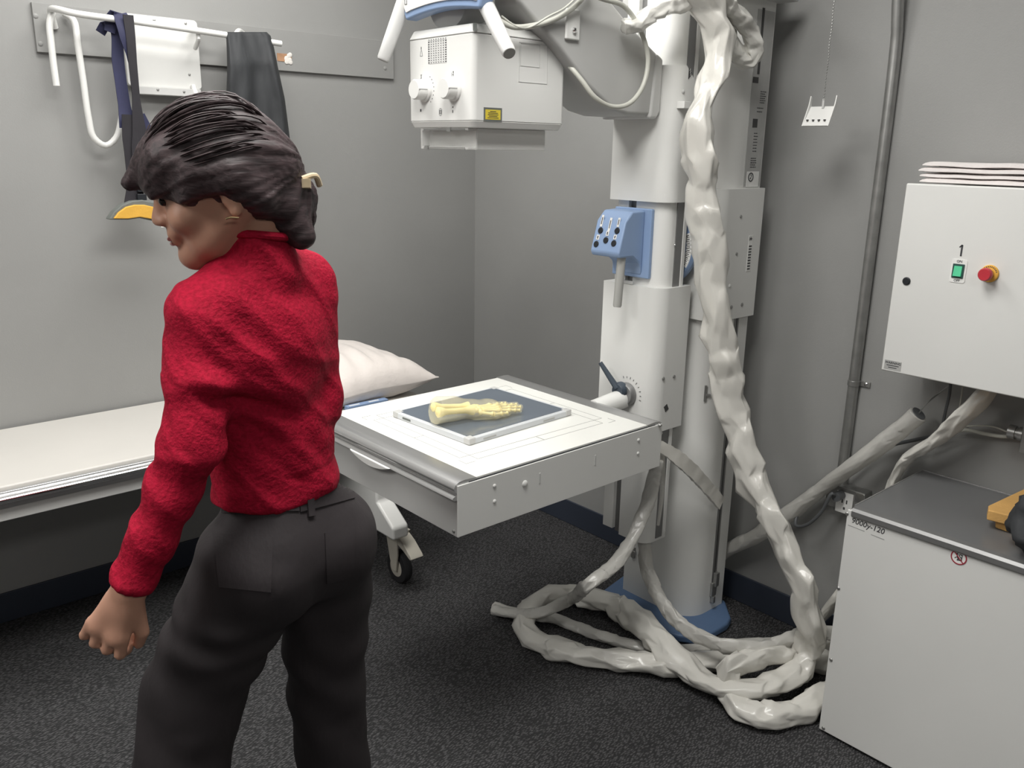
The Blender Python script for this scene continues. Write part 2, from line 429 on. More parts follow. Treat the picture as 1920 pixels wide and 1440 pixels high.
ribbon(mb, [(on(243, 215, 'y', -.142), .045), (on(246, 250, 'y', -.142), .055), (on(252, 300, 'y', -.142), .055), (on(254, 345, 'y', -.142), .05), (on(250, 385, 'y', -.145), .055)], 0, .003)
mb.build('webbing_strap', 'strap_black', tcl)
mb = MB()
for py_, hh_ in ((350, .016), (368, .012)):
    q = on(265, py_, 'y', -.15); mb.box((q.x-.014, q.y-.008, q.z-hh_), (q.x+.014, q.y+.004, q.z+hh_*.6))
mb.build('buckle', 'black_plastic', tcl, bevel=.002)
# crescent: outer shell and yellow lining
cr_o = [(204, 412), (213, 398), (228, 385), (247, 377), (268, 375), (288, 379), (306, 390), (318, 404), (310, 410), (300, 417), (280, 413), (262, 409), (240, 412)]
cr_i = [(213, 410), (222, 398), (236, 388), (252, 384), (270, 384), (288, 388), (300, 397), (308, 408), (300, 414), (280, 410), (262, 407), (240, 410)]
def poly_y(mb, P, y, ya, yb):
    q = [on(a, b_, 'y', y) for a, b_ in P]
    mb.prism([(v.x, v.z) for v in q], 'y', ya, yb)
mb = MB(); poly_y(mb, cr_o, -.17, -.172, -.135); mb.build('collar_shell', 'edge_grey', tcl, bevel=.004)
mb = MB(); poly_y(mb, cr_i, -.176, -.180, -.160); mb.build('collar_lining', 'lining_yellow', tcl, bevel=.003)
mb = MB(); q = on(305, 420, 'y', -.17); mb.box((q.x-.006, q.y-.002, q.z-.010), (q.x+.005, q.y, q.z+.008)); mb.build('care_tag', 'label_white', tcl)

# black lead garment folded over the rail: draped sheet with real folds
def drape():
    outline = [(60, 425, 500), (66, 424, 507), (90, 425, 514), (130, 426, 522), (185, 424, 534), (240, 424, 541), (310, 428, 550), (380, 436, 559), (440, 446, 568), (500, 452, 578), (560, 460, 584)]
    bm = bmesh.new(); rows = []
    NV = 44
    ys = [o_[0] for o_ in outline]
    N = 70
    for front in (1, 0):
        rr = []
        for i in range(N+1):
            py = ys[0]+(ys[-1]-ys[0])*i/N
            j = max(k for k in range(len(ys)) if ys[k] <= py+1e-6); j = min(j, len(ys)-2)
            f = (py-ys[j])/(ys[j+1]-ys[j]); l = outline[j][1]*(1-f)+outline[j+1][1]*f; r = outline[j][2]*(1-f)+outline[j+1][2]*f
            ring = []
            for k in range(NV+1):
                s = k/NV
                px = l+(r-l)*s
                depth = .012+.028*min(1, i/8)
                fold = math.sin(s*9+noise.noise(Vector((s*3, i*.04, 1)))*3)*.010*min(1, i/10)+noise.noise(Vector((s*5, i*.09, 4)))*.010
                edge = min(1, min(s, 1-s)/.06)**.5
                y = -.13-(depth+fold)*edge*(1 if front else -.55)
                ring.append(bm.verts.new(on(px, py, 'y', y if front else max(y, -.105))))
            rr.append(ring)
        rows.append(rr)
    for rr in rows:
        for a_, b_ in zip(rr, rr[1:]):
            for k in range(NV): bm.faces.new((a_[k], a_[k+1], b_[k+1], b_[k]))
    F, B = rows
    for k in range(NV):
        bm.faces.new((F[0][k], B[0][k], B[0][k+1], F[0][k+1])); bm.faces.new((F[-1][k], F[-1][k+1], B[-1][k+1], B[-1][k]))
    for i in range(N):
        bm.faces.new((F[i][0], F[i+1][0], B[i+1][0], B[i][0])); bm.faces.new((F[i][-1], B[i][-1], B[i+1][-1], F[i+1][-1]))
    mb = MB(); mb.bm.free(); mb.bm = bm
    return mb
ga = drape().build('lead_apron', 'garment_black', ang=75)
tag(ga, 'long black protective apron draped over the rack rail behind the person', 'apron')

# ------------------------------------------------------------------ mobile patient table along the back wall
pt_ = thing('patient_table', (-1.6, -.28, 0), 'long white mobile patient table with chrome side rail along the back wall', 'table')
zt = .65
MB().box((-3.6, -.528, .615), (-.66, -.012, zt)).build('tabletop', 'mattress_vinyl', pt_, bevel=.006)
MB().box((-3.6, -.545, .595), (-.66, -.5285, .640)).build('side_channel', 'aluminium', pt_, bevel=.002)
MB().cyl((-3.6, -.556, .622), (-.68, -.556, .622), .009).build('side_rail', 'chrome', pt_)
MB().box((-3.6, -.532, .555), (-.68, -.30, .594)).build('skirt_panel', 'white_powder', pt_, bevel=.003)
def foot(x0):
    # profile in y,z; flares toward the room at the foot
    prof = [(-.10, .594), (-.585, .594), (-.585, .325), (-.682, .258), (-.682, .212), (-.10, .212)]
    return MB().prism(prof, 'x', x0, x0+.066)
xf = -.91
foot(xf).build('foot_bracket', 'white_plastic', pt_, bevel=.010, seg=3)
foot(-3.2).build('foot_bracket', 'white_plastic', pt_, bevel=.010, seg=3)
def caster(x, y):
    c = MB(); c.prism([(y-.028, .205), (y+.045, .205), (y+.02, .10), (y+.005, .055), (y-.018, .055), (y-.028, .12)], 'x', x-.030, x-.022)
    c.prism([(y-.028, .205), (y+.045, .205), (y+.02, .10), (y+.005, .055), (y-.018, .055), (y-.028, .12)], 'x', x+.022, x+.030)
    c.box((x-.030, y-.028, .185), (x+.030, y+.045, .206)); c.cyl((x, y+.01, .20), (x, y+.01, .2115), .022)
    fk = c.build('caster_fork', 'caster_beige', pt_, bevel=.002)
    w = MB(); w.cyl((x-.017, y, .062), (x+.017, y, .062), .062, n=36, prof=[(.048, 0), (.058, .06), (.062, .3), (.062, .7), (.058, .94), (.048, 1)])
    w.build('caster_wheel', 'rubber', fk)
    hb = MB(); hb.cyl((x-.0195, y, .062), (x+.0195, y, .062), .044, n=30, prof=[(.02, 0), (.044, .1), (.044, .9), (.02, 1)])
    hb.build('wheel_hub', 'caster_beige', fk)
    p = MB(); p.prism([(y-.02, .200), (y-.06, .180), (y-.105, .145), (y-.112, .135), (y-.10, .130), (y-.06, .150), (y-.02, .165)], 'x', x-.026, x+.026)
    pd = p.build('brake_pedal', 'caster_beige', fk, bevel=.003)
caster(-.83, -.60); caster(-3.15, -.60)
# pillow
def pillow():
    bm = bmesh.new(); NX, NY = 46, 34
    A = Vector((-1.32, -.46, 0)); B = Vector((-.70, -.46, 0))
    T, Bt = [], []
    for j in range(NY+1):
        rt, rb = [], []
        for i in range(NX+1):
            u = i/NX*2-1; v = j/NY*2-1
            pin = 1-.10*(1-u*u)*abs(v)**3-.0
            pin2 = 1-.13*(1-v*v)*abs(u)**3
            prof = max(0, (1-abs(u)**2.8))**.6*max(0, (1-abs(v)**2.8))**.6
            x = -.865+.245*u*pin2-.01*v; y = -.285+.25*v*pin-.012*u
            wr = noise.noise(Vector((x*7, y*7, 2)))*.012+noise.noise(Vector((x*22, y*7, 5)))*.009+abs(u)**3*math.sin(v*16+x*20)*.005
            edge = (abs(u)**6+abs(v)**6)*.004
            z0 = .705+.012*abs(u)**4*(1 if u > 0 else .2)-.02*(u < 0)*abs(u)
            rt.append(bm.verts.new((x, y, z0+prof*.105+wr*prof*1.5+.002))); rb.append(bm.verts.new((x, y, max(.655, z0-prof*.075+wr*.4*prof-.002))))
        T.append(rt); Bt.append(rb)
    for R_ in (T, Bt):
        for a_, b_ in zip(R_, R_[1:]):
            for k in range(NX): bm.faces.new((a_[k], a_[k+1], b_[k+1], b_[k]))
    for k in range(NX):
        bm.faces.new((T[0][k], T[0][k+1], Bt[0][k+1], Bt[0][k])); bm.faces.new((T[-1][k], T[-1][k+1], Bt[-1][k+1], Bt[-1][k]))
    for k in range(NY):
        bm.faces.new((T[k][0], T[k+1][0], Bt[k+1][0], Bt[k][0])); bm.faces.new((T[k][-1], T[k+1][-1], Bt[k+1][-1], Bt[k][-1]))
    mb = MB(); mb.bm.free(); mb.bm = bm
    return mb
tag(pillow().build('pillow', 'linen', ang=80), 'plump cream pillow lying on the patient table beside the person', 'pillow')
# blue label bar lying between pillow and imaging table
bs = thing('label_strip', (-.90, -.5, .652), 'narrow blue strip with small white labels peeking out under the pillow edge', 'strip')
MB().box((-.975, -.527, .651), (-.815, -.500, .668)).build('strip', 'blue_plastic', bs, bevel=.002)
for x in (-.945, -.868):
    mb = MB(); patch(mb, (x, -.517, .668), .040, .009, (0, 0, 1), .0006); mb.build('label', 'label_white', bs)

# ------------------------------------------------------------------ imaging table on the stand
it = thing('imaging_table', (-.95, -1.23, .66), 'white imaging table with aluminium end rails and printed outlines held out from the stand', 'table')
X0, X1, Y0, Y1, ZT = -1.315, -.592, -1.545, -.915, .80
MB().box((X0+.05, Y0+.004, ZT-.012), (X1-.05, Y1-.002, ZT)).build('tabletop', 'table_laminate', it, bevel=.0015)
# near side panel, far side panel
for y, nm in ((Y0-.004, 'side_panel'), (Y1+.002, 'side_panel')):
    MB().box((X0+.006, y, ZT-.130), (X1-.004, y+.004, ZT-.006)).build(nm, 'white_powder', it, bevel=.001)
MB().box((X0+.012, Y0+.002, ZT-.135), (X0+.016, Y1-.002, ZT-.030)).build('end_panel', 'grey_light', it, bevel=.001)
MB().box((X1-.020, Y0+.002, ZT-.135), (X1-.016, Y1-.002, ZT-.030)).build('end_panel', 'grey_light', it, bevel=.001)
MB().box((X0+.02, Y0+.004, ZT-.12), (X1-.024, Y1-.004, ZT-.10)).build('tray', 'grey_light', it, bevel=.002)
MB().box((X0+.04, Y0-.0012, ZT-.0075), (X1-.03, Y0+.0045, ZT-.0045)).build('seam_gasket', 'black_plastic', it)
def rail_prof(sx, x):
    # rounded rail: flat top easing down to a round nose and a lip below
    pts = [(0.062, 0), (.03, .002), (.012, 0), (.002, -.006), (-.002, -.014), (0, -.022), (.006, -.026), (.006, -.030), (-.004, -.034), (-.006, -.038), (-.001, -.042), (.012, -.042), (.016, -.036), (.016, -.014), (.062, -.012)]
    return [(x+sx*a_, ZT+.001+b_) for a_, b_ in pts]
P = rail_prof(1, X0)
mb = MB(); mb.bm.free(); mb.bm = bmesh.new()
mb.prism(P, 'y', Y0, Y1); mb.build('end_rail', 'aluminium', it, ang=50)
mb = MB(); mb.prism(rail_prof(-1, X1), 'y', Y0, Y1); mb.build('end_rail', 'aluminium', it, ang=50)
# crescent pull under the left rail
mb = MB(); pp = []
for k in range(17):
    t = k/16; pp.append((-1.115-t*.185, ZT-.036-.020*math.sin(PI*t)**.8))
mb.prism([(y, z) for y, z in pp], 'x', X0-.010, X0+.012)
mb.build('pull_handle', 'white_plastic', it, bevel=.003)
# rivets, cap and slots on the near panel
yy = Y0-.004
for px, py in ((927, 911), (927, 940), (1197, 825), (1196, 850)):
    screw(on(px, py, 'y', yy), (0, -1, 0), .0048, it, 'white_plastic', 'rivet')
screw(on(984, 907, 'y', yy), (0, -1, 0), .0085, it, 'white_plastic', 'cap', .004)
for px, py in ((1012, 897), (1116, 863)):
    q = on(px, py, 'y', yy); mb = MB(); mb.box((q.x-.0025, yy-.0012, q.z-.014), (q.x+.0025, yy+.001, q.z+.014)); mb.build('slot', 'grey_light', it, bevel=.001)
screw(on(851, 996, 'x', X0+.012), (-1, 0, 0), .0045, it, 'galvanised')
q = on(1236, 797, 'y', yy); screw(q, (0, -1, 0), .005, it, 'galvanised', 'bolt', .008)
# printed outlines on the top
def tline(mb, a_, b_, w=.0009):
    a_ = Vector((*a_, ZT)); b_ = Vector((*b_, ZT)); d = (b_-a_).normalized(); s = d.cross(Vector((0, 0, 1)))*w/2; u = Vector((0, 0, .0005))
    c_ = [a_-s, a_+s, b_+s, b_-s]
    lo = [mb.bm.verts.new(p) for p in c_]; hi = [mb.bm.verts.new(p+u) for p in c_]
    mb.bm.faces.new(hi)
    for k in range(4): mb.bm.faces.new((lo[k], lo[(k+1) % 4], hi[(k+1) % 4], hi[k]))
mb = MB()
cx, cy = -.955, -1.235
def rect(w, h):
    c_ = [(cx-w/2, cy-h/2), (cx+w/2, cy-h/2), (cx+w/2, cy+h/2), (cx-w/2, cy+h/2)]
    for k in range(4): tline(mb, c_[k], c_[(k+1) % 4])
rect(.50, .375); rect(.44, .44)
for sx in (-1, 1):
    tline(mb, (cx+sx*.22, cy), (cx+sx*.25, cy)); 
    for sy in (-1, 1):
        tline(mb, (cx+sx*.262, cy+sy*.20), (cx+sx*.262, cy+sy*.228)); tline(mb, (cx+sx*.262, cy+sy*.228), (cx+sx*.234, cy+sy*.228))
        tline(mb, (cx, cy+sy*.19), (cx, cy+sy*.22))
mb.build('printed_outline', 'table_line', it)
# swivel arm into the stand, graduated dial and lever
MB().cyl((-.605, -1.302, .775), (-.452, -1.302, .79), .030, n=30).build('support_arm', 'white_plastic', it)

# detector cassette
ca = thing('detector_cassette', (-.96, -1.22, ZT), 'flat grey detector cassette lying on the white imaging table under the resin hand', 'cassette')
k4 = [on(745, 768, 'z', ZT+.018), on(870, 823, 'z', ZT+.018), on(1063, 767, 'z', ZT+.018), on(936, 727, 'z', ZT+.018)]
C0 = sum(k4, Vector())/4
ex = (k4[2]-k4[1]).normalized(); ex.z = 0; ey = Vector((-ex.y, ex.x, 0)); hw = .190; hh_ = .157
def cbox(mb, u0, u1, v0, v1, z0, z1):
    B_ = Matrix((ex, ey, Vector((0, 0, 1)))).transposed()
    g = bmesh.ops.create_cube(mb.bm, size=1)
    for v in g['verts']:
        l = Vector(((u0+u1)/2+v.co.x*(u1-u0), (v0+v1)/2+v.co.y*(v1-v0), (z0+z1)/2+v.co.z*(z1-z0)))
        v.co = Vector((C0.x, C0.y, 0))+B_ @ l
    return mb
cbox(MB(), -hw, hw, -hh_, hh_, ZT+.0006, ZT+.0165).build('case', 'panel_frame', ca, bevel=.002)
cbox(MB(), -hw+.012, hw-.012, -hh_+.014, hh_-.010, ZT+.0165, ZT+.0176).build('screen', 'panel_glass', ca)
mb = MB()
for su in (-1, 1):
    for sv in (-1, 1):
        mb = cbox(MB(), *sorted((su*(hw+.001), su*(hw-.022))), *sorted((sv*(hh_+.001), sv*(hh_-.022))), ZT+.0006, ZT+.0185)
        mb.build('corner_guard', 'grey_light', ca, bevel=.003)
for u in (-.12, .10):
    cbox(MB(), u-.022, u+.022, -hh_-.0008, -hh_+.002, ZT+.005, ZT+.010).build('latch', 'label_grey', ca, bevel=.0008)
cbox(MB(), -hw-.0008, -hw+.002, .08, .115, ZT+.005, ZT+.011).build('latch', 'edge_grey', ca, bevel=.0008)

# ------------------------------------------------------------------ x-ray stand
st = thing('x_ray_stand', (-.25, -1.33, 0), 'tall white floor-standing x-ray column with telescopic sleeves and blue controls', 'x-ray machine')
def colprof(x0, x1, y0, y1, r, n=9):
    """column section, rounded toward -x/-y (near left corner)"""
    pts = [(x1, y1), (x0, y1), (x0, y0+r)]
    for k in range(1, n+1):
        a_ = PI+PI/2*k/n; pts.append((x0+r+r*math.cos(a_), y0+r+r*math.sin(a_)))
    pts += [(x1, y0)]
    return pts
ZTOP = 2.30
MB().prism(colprof(-.292, -.108, -1.474, -1.19, .085, 12), 'z', .028, ZTOP).build('rear_column', 'white_powder', st, ang=30)
# blue base plate
q = [on(1147, 1135, 'z', .03), on(1172, 1118, 'z', .03)]
bp_ = [(-.20, -1.12), (-.385, -1.155), (-.405, -1.20), (-.40, -1.34), (-.40, -1.44), (-.385, -1.50), (-.35, -1.545), (-.30, -1.563), (-.20, -1.563), (-.16, -1.55), (-.08, -1.47), (-.06, -1.20)]
MB().prism(bp_, 'z', .001, .03).build('base_plate', 'blue_base', st, bevel=.010, seg=3)
# groove with latch hardware on the near face
MB().box((-.180, -1.4758, .06), (-.158, -1.470, 1.03)).build('rail_groove', 'dark_aluminium', st)
MB().box((-.172, -1.4762, .07), (-.166, -1.472, 1.03)).build('rail_groove', 'dark_slot', st)
mb = MB(); mb.box((-.186, -1.484, .085), (-.160, -1.474, .135)); mb.box((-.180, -1.488, .06), (-.168, -1.474, .085)); mb.box((-.176, -1.490, .12), (-.158, -1.476, .17))
mb.build('latch', 'galvanised', st, bevel=.002)
mb = MB(); q = on(1187, 1035, 'x', -.2925); mb.box((-.297, q.y-.010, q.z-.020), (-.2915, q.y+.006, q.z+.020)); mb.box((-.300, q.y-.014, q.z-.004), (-.292, q.y+.0, q.z+.008)); mb.build('latch', 'galvanised', st, bevel=.0015)
q = on(1286, 745, 'y', -1.4745)
mb = MB(); q = on(1286, 745, 'x', -.2925); 
c_ = Vector((-.268, -1.452, .80)); nrm = Vector((-.70, -.71, 0))
patch(mb, c_, .008, .052, nrm, .003); patch(mb, c_+Vector((.006, -.006, -.004)), .014, .007, nrm, .006)
mb.build('latch', 'galvanised', st, bevel=.001)
# upper text strip, white sticker and dark inserts
mb = MB(); mb.box((-.196, -1.4752, 1.42), (-.112, -1.472, 1.90)); mb.build('side_strip', 'label_grey', st)
def rows_of_marks(mb, x0, x1, z0, z1, n, face_y, t=.0007, hgt=.0022):
    z = z1
    for k in range(n):
        z = z1-(z1-z0)*k/max(1, n-1); x = x0
        while x < x1-.004:
            w = random.uniform(.003, .010)
            if x+w > x1: w = x1-x
            mb.box((x, face_y-t, z-hgt/2), (x+w, face_y, z+hgt/2)); x += w+.0025
for a_ in ((-.150, -.122, 1.655, 1.685, 6), (-.160, -.130, 1.63, 1.64, 2), (-.165, -.145, 1.52, 1.57, 7), (-.170, -.140, 1.475, 1.50, 5)):
    mb = MB(); rows_of_marks(mb, *a_, -1.4752); mb.build('label_print', 'ink', st)
mb = MB(); q = on(1416, 231, 'y', -1.4752); mb.box((q.x-.013, -1.4762, q.z-.012), (q.x+.010, -1.475, q.z+.012)); mb.build('data_label', 'dark_slot', st)
mb = MB(); q = on(1417, 150, 'y', -1.4752); mb.box((q.x-.014, -1.4765, q.z-.008), (q.x+.012, -1.475, q.z+.008)); mb.box((q.x+.004, -1.4765, q.z+.016), (q.x+.014, -1.475, q.z+.19)); mb.build('dark_insert', 'dark_slot', st)
q = on(1410, 332, 'y', -1.4752)
mb = MB(); mb.box((q.x-.028, -1.4760, q.z-.028), (q.x+.034, -1.475, q.z+.016)); mb.build('sticker', 'label_white', st)
mb = MB(); 
def ring(mb, c, n, r, w, t=.001, seg=32):
    B_ = basis(n); c = Vector(c); V = []
    for k in range(seg):
        a_ = 2*PI*k/seg; d = B_ @ Vector((math.cos(a_), math.sin(a_), 0)); N_ = Vector(n).normalized()
        V.append([mb.bm.verts.new(c+d*(r-w)), mb.bm.verts.new(c+d*r), mb.bm.verts.new(c+d*r+N_*t), mb.bm.verts.new(c+d*(r-w)+N_*t)])
    for k in range(seg):
        a_, b_ = V[k], V[(k+1) % seg]
        for j in range(4): mb.bm.faces.new((a_[j], b_[j], b_[(j+1) % 4], a_[(j+1) % 4]))
ring(mb, (q.x-.008, -1.476, q.z), (0, -1, 0), .013, .003); mb.build('label_print', 'ink', st)
text('label_print', '2', .018, (q.x-.008, -1.476, q.z), (0, -1, 0), 'ink', st, rot=-.3)
# top flange
MB().box((-.34, -1.53, 1.925), (-.085, -1.10, 1.945)).build('top_flange', 'grey_light', st, bevel=.003)
# rear sleeve
MB().prism(colprof(-.305, -.098, -1.487, -1.185, .03, 6), 'z', 1.03, 1.415).build('rear_sleeve', 'white_powder', st, ang=30, bevel=.001)
for px, py, m_, r_ in ((1389, 406, 'galvanised', .005), (1381, 476, 'galvanised', .005), (1368, 536, 'white_plastic', .006), (1371, 576, 'galvanised', .006), (1391, 571, 'galvanised', .006)):
    screw(on(px, py, 'y', -1.487), (0, -1, 0), r_, st, m_)
q = on(1406, 474, 'y', -1.4875)
mb = MB(); mb.box((q.x-.012, -1.4882, q.z-.055), (q.x+.008, -1.487, q.z+.052)); mb.build('label_plate', 'label_white', st)
mb = MB()
for k in range(9): mb.box((q.x-.009, -1.4888, q.z-.050+k*.0085), (q.x+.005, -1.488, q.z-.046+k*.0085))
for k in range(2): mb.prism([(q.x-.009+k*.007, q.z+.036), (q.x-.009+k*.007, q.z+.048), (q.x-.003+k*.007, q.z+.042)], 'y', -1.4888, -1.488)
mb.build('label_print', 'ink', st)
# blue disc with graduations
MB().cyl((-.325, -1.31, 1.245), (-.345, -1.31, 1.245), .118, n=64, prof=[(.118, 0), (.118, .6), (.112, 1)]).build('swivel_disc', 'blue_plastic', st)
MB().cyl((-.31, -1.31, 1.245), (-.327, -1.31, 1.245), .085, n=48).build('swivel_hub', 'grey_light', st)
mb = MB(); mb2 = MB()
for k in range(9):
    a_ = math.radians(-29+k*6.2); r_ = .100
    d = Vector((0, -math.cos(a_), math.sin(a_))); c_ = Vector((-.345, -1.31, 1.245))+d*r_
    patch(mb, c_, .020, .0125, (-1, 0, 0), .0012, rot=-a_ if False else a_)
    patch(mb2, c_+Vector((-.0012, 0, 0))-d*.002, .010, .0022, (-1, 0, 0), .0005, rot=a_)
mb.build('scale_label', 'label_white', st); mb2.build('scale_print', 'ink', st)
# telescopic mast
MB().prism(colprof(-.452, -.352, -1.40, -1.292, .040), 'z', .325, ZTOP).build('mast', 'white_plastic', st, ang=30)
MB().box((-.438, -1.2925, .325), (-.360, -1.262, ZTOP)).build('mast_channel', 'dark_aluminium', st)
MB().box((-.452, -1.263, .335), (-.352, -1.222, ZTOP)).build('mast_strip', 'white_plastic', st, bevel=.002)
mb = MB(); mb.box((-.402, -1.4025, .335), (-.372, -1.398, ZTOP)); mb.build('mast_channel', 'dark_aluminium', st)
MB().box((-.371, -1.405, .345), (-.357, -1.398, ZTOP)).build('mast_strip', 'white_plastic', st, bevel=.001)
screw(on(1265, 459, 'y', -1.403), (0, -1, 0), .003, st, 'chrome')
# upper sleeve with slanted top
def sleeve(z0, z1, name, cut=None):
    mb = MB(); mb.prism(colprof(-.470, -.335, -1.415, -1.205, .05, 10), 'z', z0, z1)
    if cut:
        for v in mb.bm.verts:
            if v.co.z > (z0+z1)/2: v.co.z += cut(v.co)
    return mb
up_ = sleeve(1.377, 1.74, 'upper_sleeve', lambda c_: -.0 if c_.x < -.42 else -(c_.x+.42)*.9)
up_.build('upper_sleeve', 'white_powder', st, ang=30)
lo_ = MB(); lo_.prism(colprof(-.470, -.330, -1.415, -1.195, .045, 10), 'z', .70, 1.135)
lo_.build('lower_sleeve', 'white_powder', st, ang=30)
# tapered skirt at the foot of the lower sleeve
for px, py in ((1244, 710), (1264, 706)):
    screw(on(px, py, 'y', -1.416), (0, -1, 0), .0055, st, 'galvanised')
def tri(c, n, h_, name='warning_label'):
    c = Vector(c); B_ = basis(n)
    mb = MB()
    pts = [Vector((-.0, h_*.5, 0)), Vector((0, -h_*.5, 0)), Vector((h_*.55, 0, 0))]
    lo = [mb.bm.verts.new(c+B_ @ p) for p in pts]; hi = [mb.bm.verts.new(c+B_ @ (p+Vector((0, 0, .0008)))) for p in pts]
    mb.bm.faces.new(hi)
    for k in range(3): mb.bm.faces.new((lo[k], lo[(k+1) % 3], hi[(k+1) % 3], hi[k]))
    mb.build(name, 'dark_slot', st, flat=True)
    m2 = MB()
    for k in range(4): patch(m2, c+B_ @ Vector((.005+.002*k, .010-.006*k if k < 4 else 0, .0008)), .006, .0015, n, .0004, rot=1.2)
    m2.build('label_print', 'label_white', st)
tri(on(1291, 138, 'y', -1.4152), (0, -1, 0), .030); tri(on(1285, 362, 'y', -1.4152), (0, -1, 0), .030)
mb = MB(); patch(mb, on(1249, 765, 'y', -1.4152), .016, .020, (0, -1, 0), .0008, rot=.5); mb.build('warning_label', 'dark_slot', st)
screw(on(1281, 172, 'y', -1.415), (0, -1, 0), .005, st, 'grey_light')
mb = MB(); q = on(1288, 197, 'y', -1.43); mb.box((q.x-.018, -1.435, q.z-.009), (q.x+.012, -1.41, q.z+.009)); mb.build('cable_bracket', 'white_plastic', st, bevel=.001)
# control box
MB().prism([(-1.222, 1.158), (-1.362, 1.158), (-1.362, 1.357), (-1.222, 1.357)], 'x', -.466, -.452).build('control_backplate', 'blue_plastic', st, bevel=.004)
cb = MB(); cb.prism([(-.465, 1.352), (-.520, 1.350), (-.548, 1.322), (-.572, 1.235), (-.565, 1.222), (-.510, 1.222), (-.478, 1.200), (-.466, 1.165)], 'y', -1.338, -1.228)
cbx = cb.build('control_box', 'blue_plastic', st, bevel=.008, seg=3)
nf = Vector((-.087, 0, .024)).normalized()*1.0
nf = Vector((-(1.322-1.235), 0, -( -.548+.572)*-1)).normalized()
pA, pB = Vector((-.548, 0, 1.322)), Vector((-.572, 0, 1.235))
tdir = (pB-pA).normalized(); nf = Vector((tdir.z, 0, -tdir.x)); nf = nf if nf.x < 0 else -nf
def on_face(y, s): return Vector((0, y, 0))+pA+tdir*s
for y, s in ((-1.252, .030), (-1.314, .026), (-1.247, .070), (-1.280, .056), (-1.312, .062)):
    p = on_face(y, s); MB().cyl(p-nf*.001, p+nf*.003, .0092, n=24, prof=[(.0092, 0), (.0092, .6), (.0078, 1)]).build('button', 'black_plastic', cbx)
for y, s, w, h_, r_ in ((-1.250, .002, .008, .034, .0), (-1.283, .010, .008, .038, .0), (-1.313, .002, .008, .026, .0), (-1.248, .050, .011, .014, 0), (-1.281, .036, .010, .014, 0), (-1.312, .044, .010, .013, 0)):
    p = on_face(y, s); mb = MB(); patch(mb, p, w, h_, nf, .0015); mb.build('button_label', 'label_white', cbx)
    mb = MB(); patch(mb, p+nf*.0015, w*.35, h_*.6, nf, .0004); mb.build('label_print', 'ink', cbx)
screw((-.466, -1.332, 1.178), (-1, 0, 0), .0025, st, 'black_plastic')
MB().cyl((-.535, -1.318, 1.232), (-.548, -1.322, 1.080), .0125, n=28, prof=[(.0125, 0), (.0125, .97), (.0105, 1)]).build('handle', 'grey_plastic', st)
MB().box((-.472, -1.31, 1.136), (-.466, -1.265, 1.146)).build('name_badge', 'grey_light', st, bevel=.001)
# dial, marks and lever of the table joint
dc = Vector((-.471, -1.312, .803))
MB().cyl(dc, dc+Vector((-.018, 0, 0)), .036, n=40, prof=[(.036, 0), (.036, .5), (.030, 1)]).build('dial', 'dark_aluminium', st)
MB().cyl(dc+Vector((-.012, .012, .012)), dc+Vector((-.034, .012, .012)), .026, n=32, prof=[(.026, 0), (.026, .6), (.020, 1)]).build('lever_hub', 'slate_plastic', st)
MB().cyl(dc+Vector((-.030, .016, .020)), dc+Vector((-.050, .070, .092)), .010, .0065, n=20).build('lever', 'slate_plastic', st)
mb = MB()
for k in range(9):
    a_ = math.radians(-10+k*15); c_ = dc+Vector((0, -math.cos(a_)*.052, math.sin(a_)*.052)); patch(mb, c_, .005 if k % 2 else .007, .0016, (-1, 0, 0), .0005, rot=a_)
mb.build('dial_scale', 'ink', st)

# ------------------------------------------------------------------ tube head
th = thing('tube_head', (-.95, -1.22, 1.56), 'white x-ray tube head and collimator hanging over the imaging table', 'x-ray head')
arm = [(-.4715, 1.628), (-.4715, 1.752), (-.49, 1.768), (-.60, 1.825), (-.72, 1.90), (-.86, 1.98), (-1.0, 2.0), (-1.0, 1.84), (-.86, 1.75), (-.76, 1.672), (-.66, 1.617), (-.60, 1.606), (-.49, 1.606)]
MB().prism(arm, 'y', -1.37, -1.20).build('arm', 'tube_grey', th, bevel=.012, seg=3)
MB().prism([(-.4712, 1.62), (-.4712, 1.755), (-.500, 1.768), (-.515, 1.60), (-.486, 1.60)], 'y', -1.376, -1.195).build('arm_end_cap', 'grey_light', th, bevel=.008, seg=3)
# collimator
cx0, cx1, cy0, cy1, cz0, cz1 = -1.10, -.803, -1.338, -1.083, 1.562, 1.766
cl = MB().prism(rrect((cx0+cx1)/2, (cy0+cy1)/2, cx1-cx0, cy1-cy0, .014), 'z', cz0+.016, cz1).build('collimator_housing', 'white_plastic', th, bevel=.001, ang=30)
mb = MB(); mb.prism(rrect((cx0+cx1)/2, (cy0+cy1)/2, cx1-cx0, cy1-cy0, .014), 'z', cz0, cz0+.0155)
for v in mb.bm.verts:
    if v.co.z < cz0+.001:
        v.co.x = (cx0+cx1)/2+(v.co.x-(cx0+cx1)/2)*.955; v.co.y = (cy0+cy1)/2+(v.co.y-(cy0+cy1)/2)*.95
mb.build('collimator_base', 'white_plastic', th, bevel=.002, ang=30)
mb = MB(); mb.prism(rrect((cx0+cx1)/2, (cy0+cy1)/2, cx1-cx0+.003, cy1-cy0+.003, .015), 'z', cz1+.001, cz1+.022)
for v in mb.bm.verts:
    if v.co.z > cz1+.015:
        v.co.x = (cx0+cx1)/2+(v.co.x-(cx0+cx1)/2)*.94; v.co.y = (cy0+cy1)/2+(v.co.y-(cy0+cy1)/2)*.93
mb.build('collimator_lid', 'white_plastic', th, bevel=.003, ang=30)
mb = MB(); patch(mb, (cx0+.004, cy0-.001, cz1+.012), .009, .016, (-.6, -.8, 0), .003); mb.build('lid_notch', 'edge_grey', th)
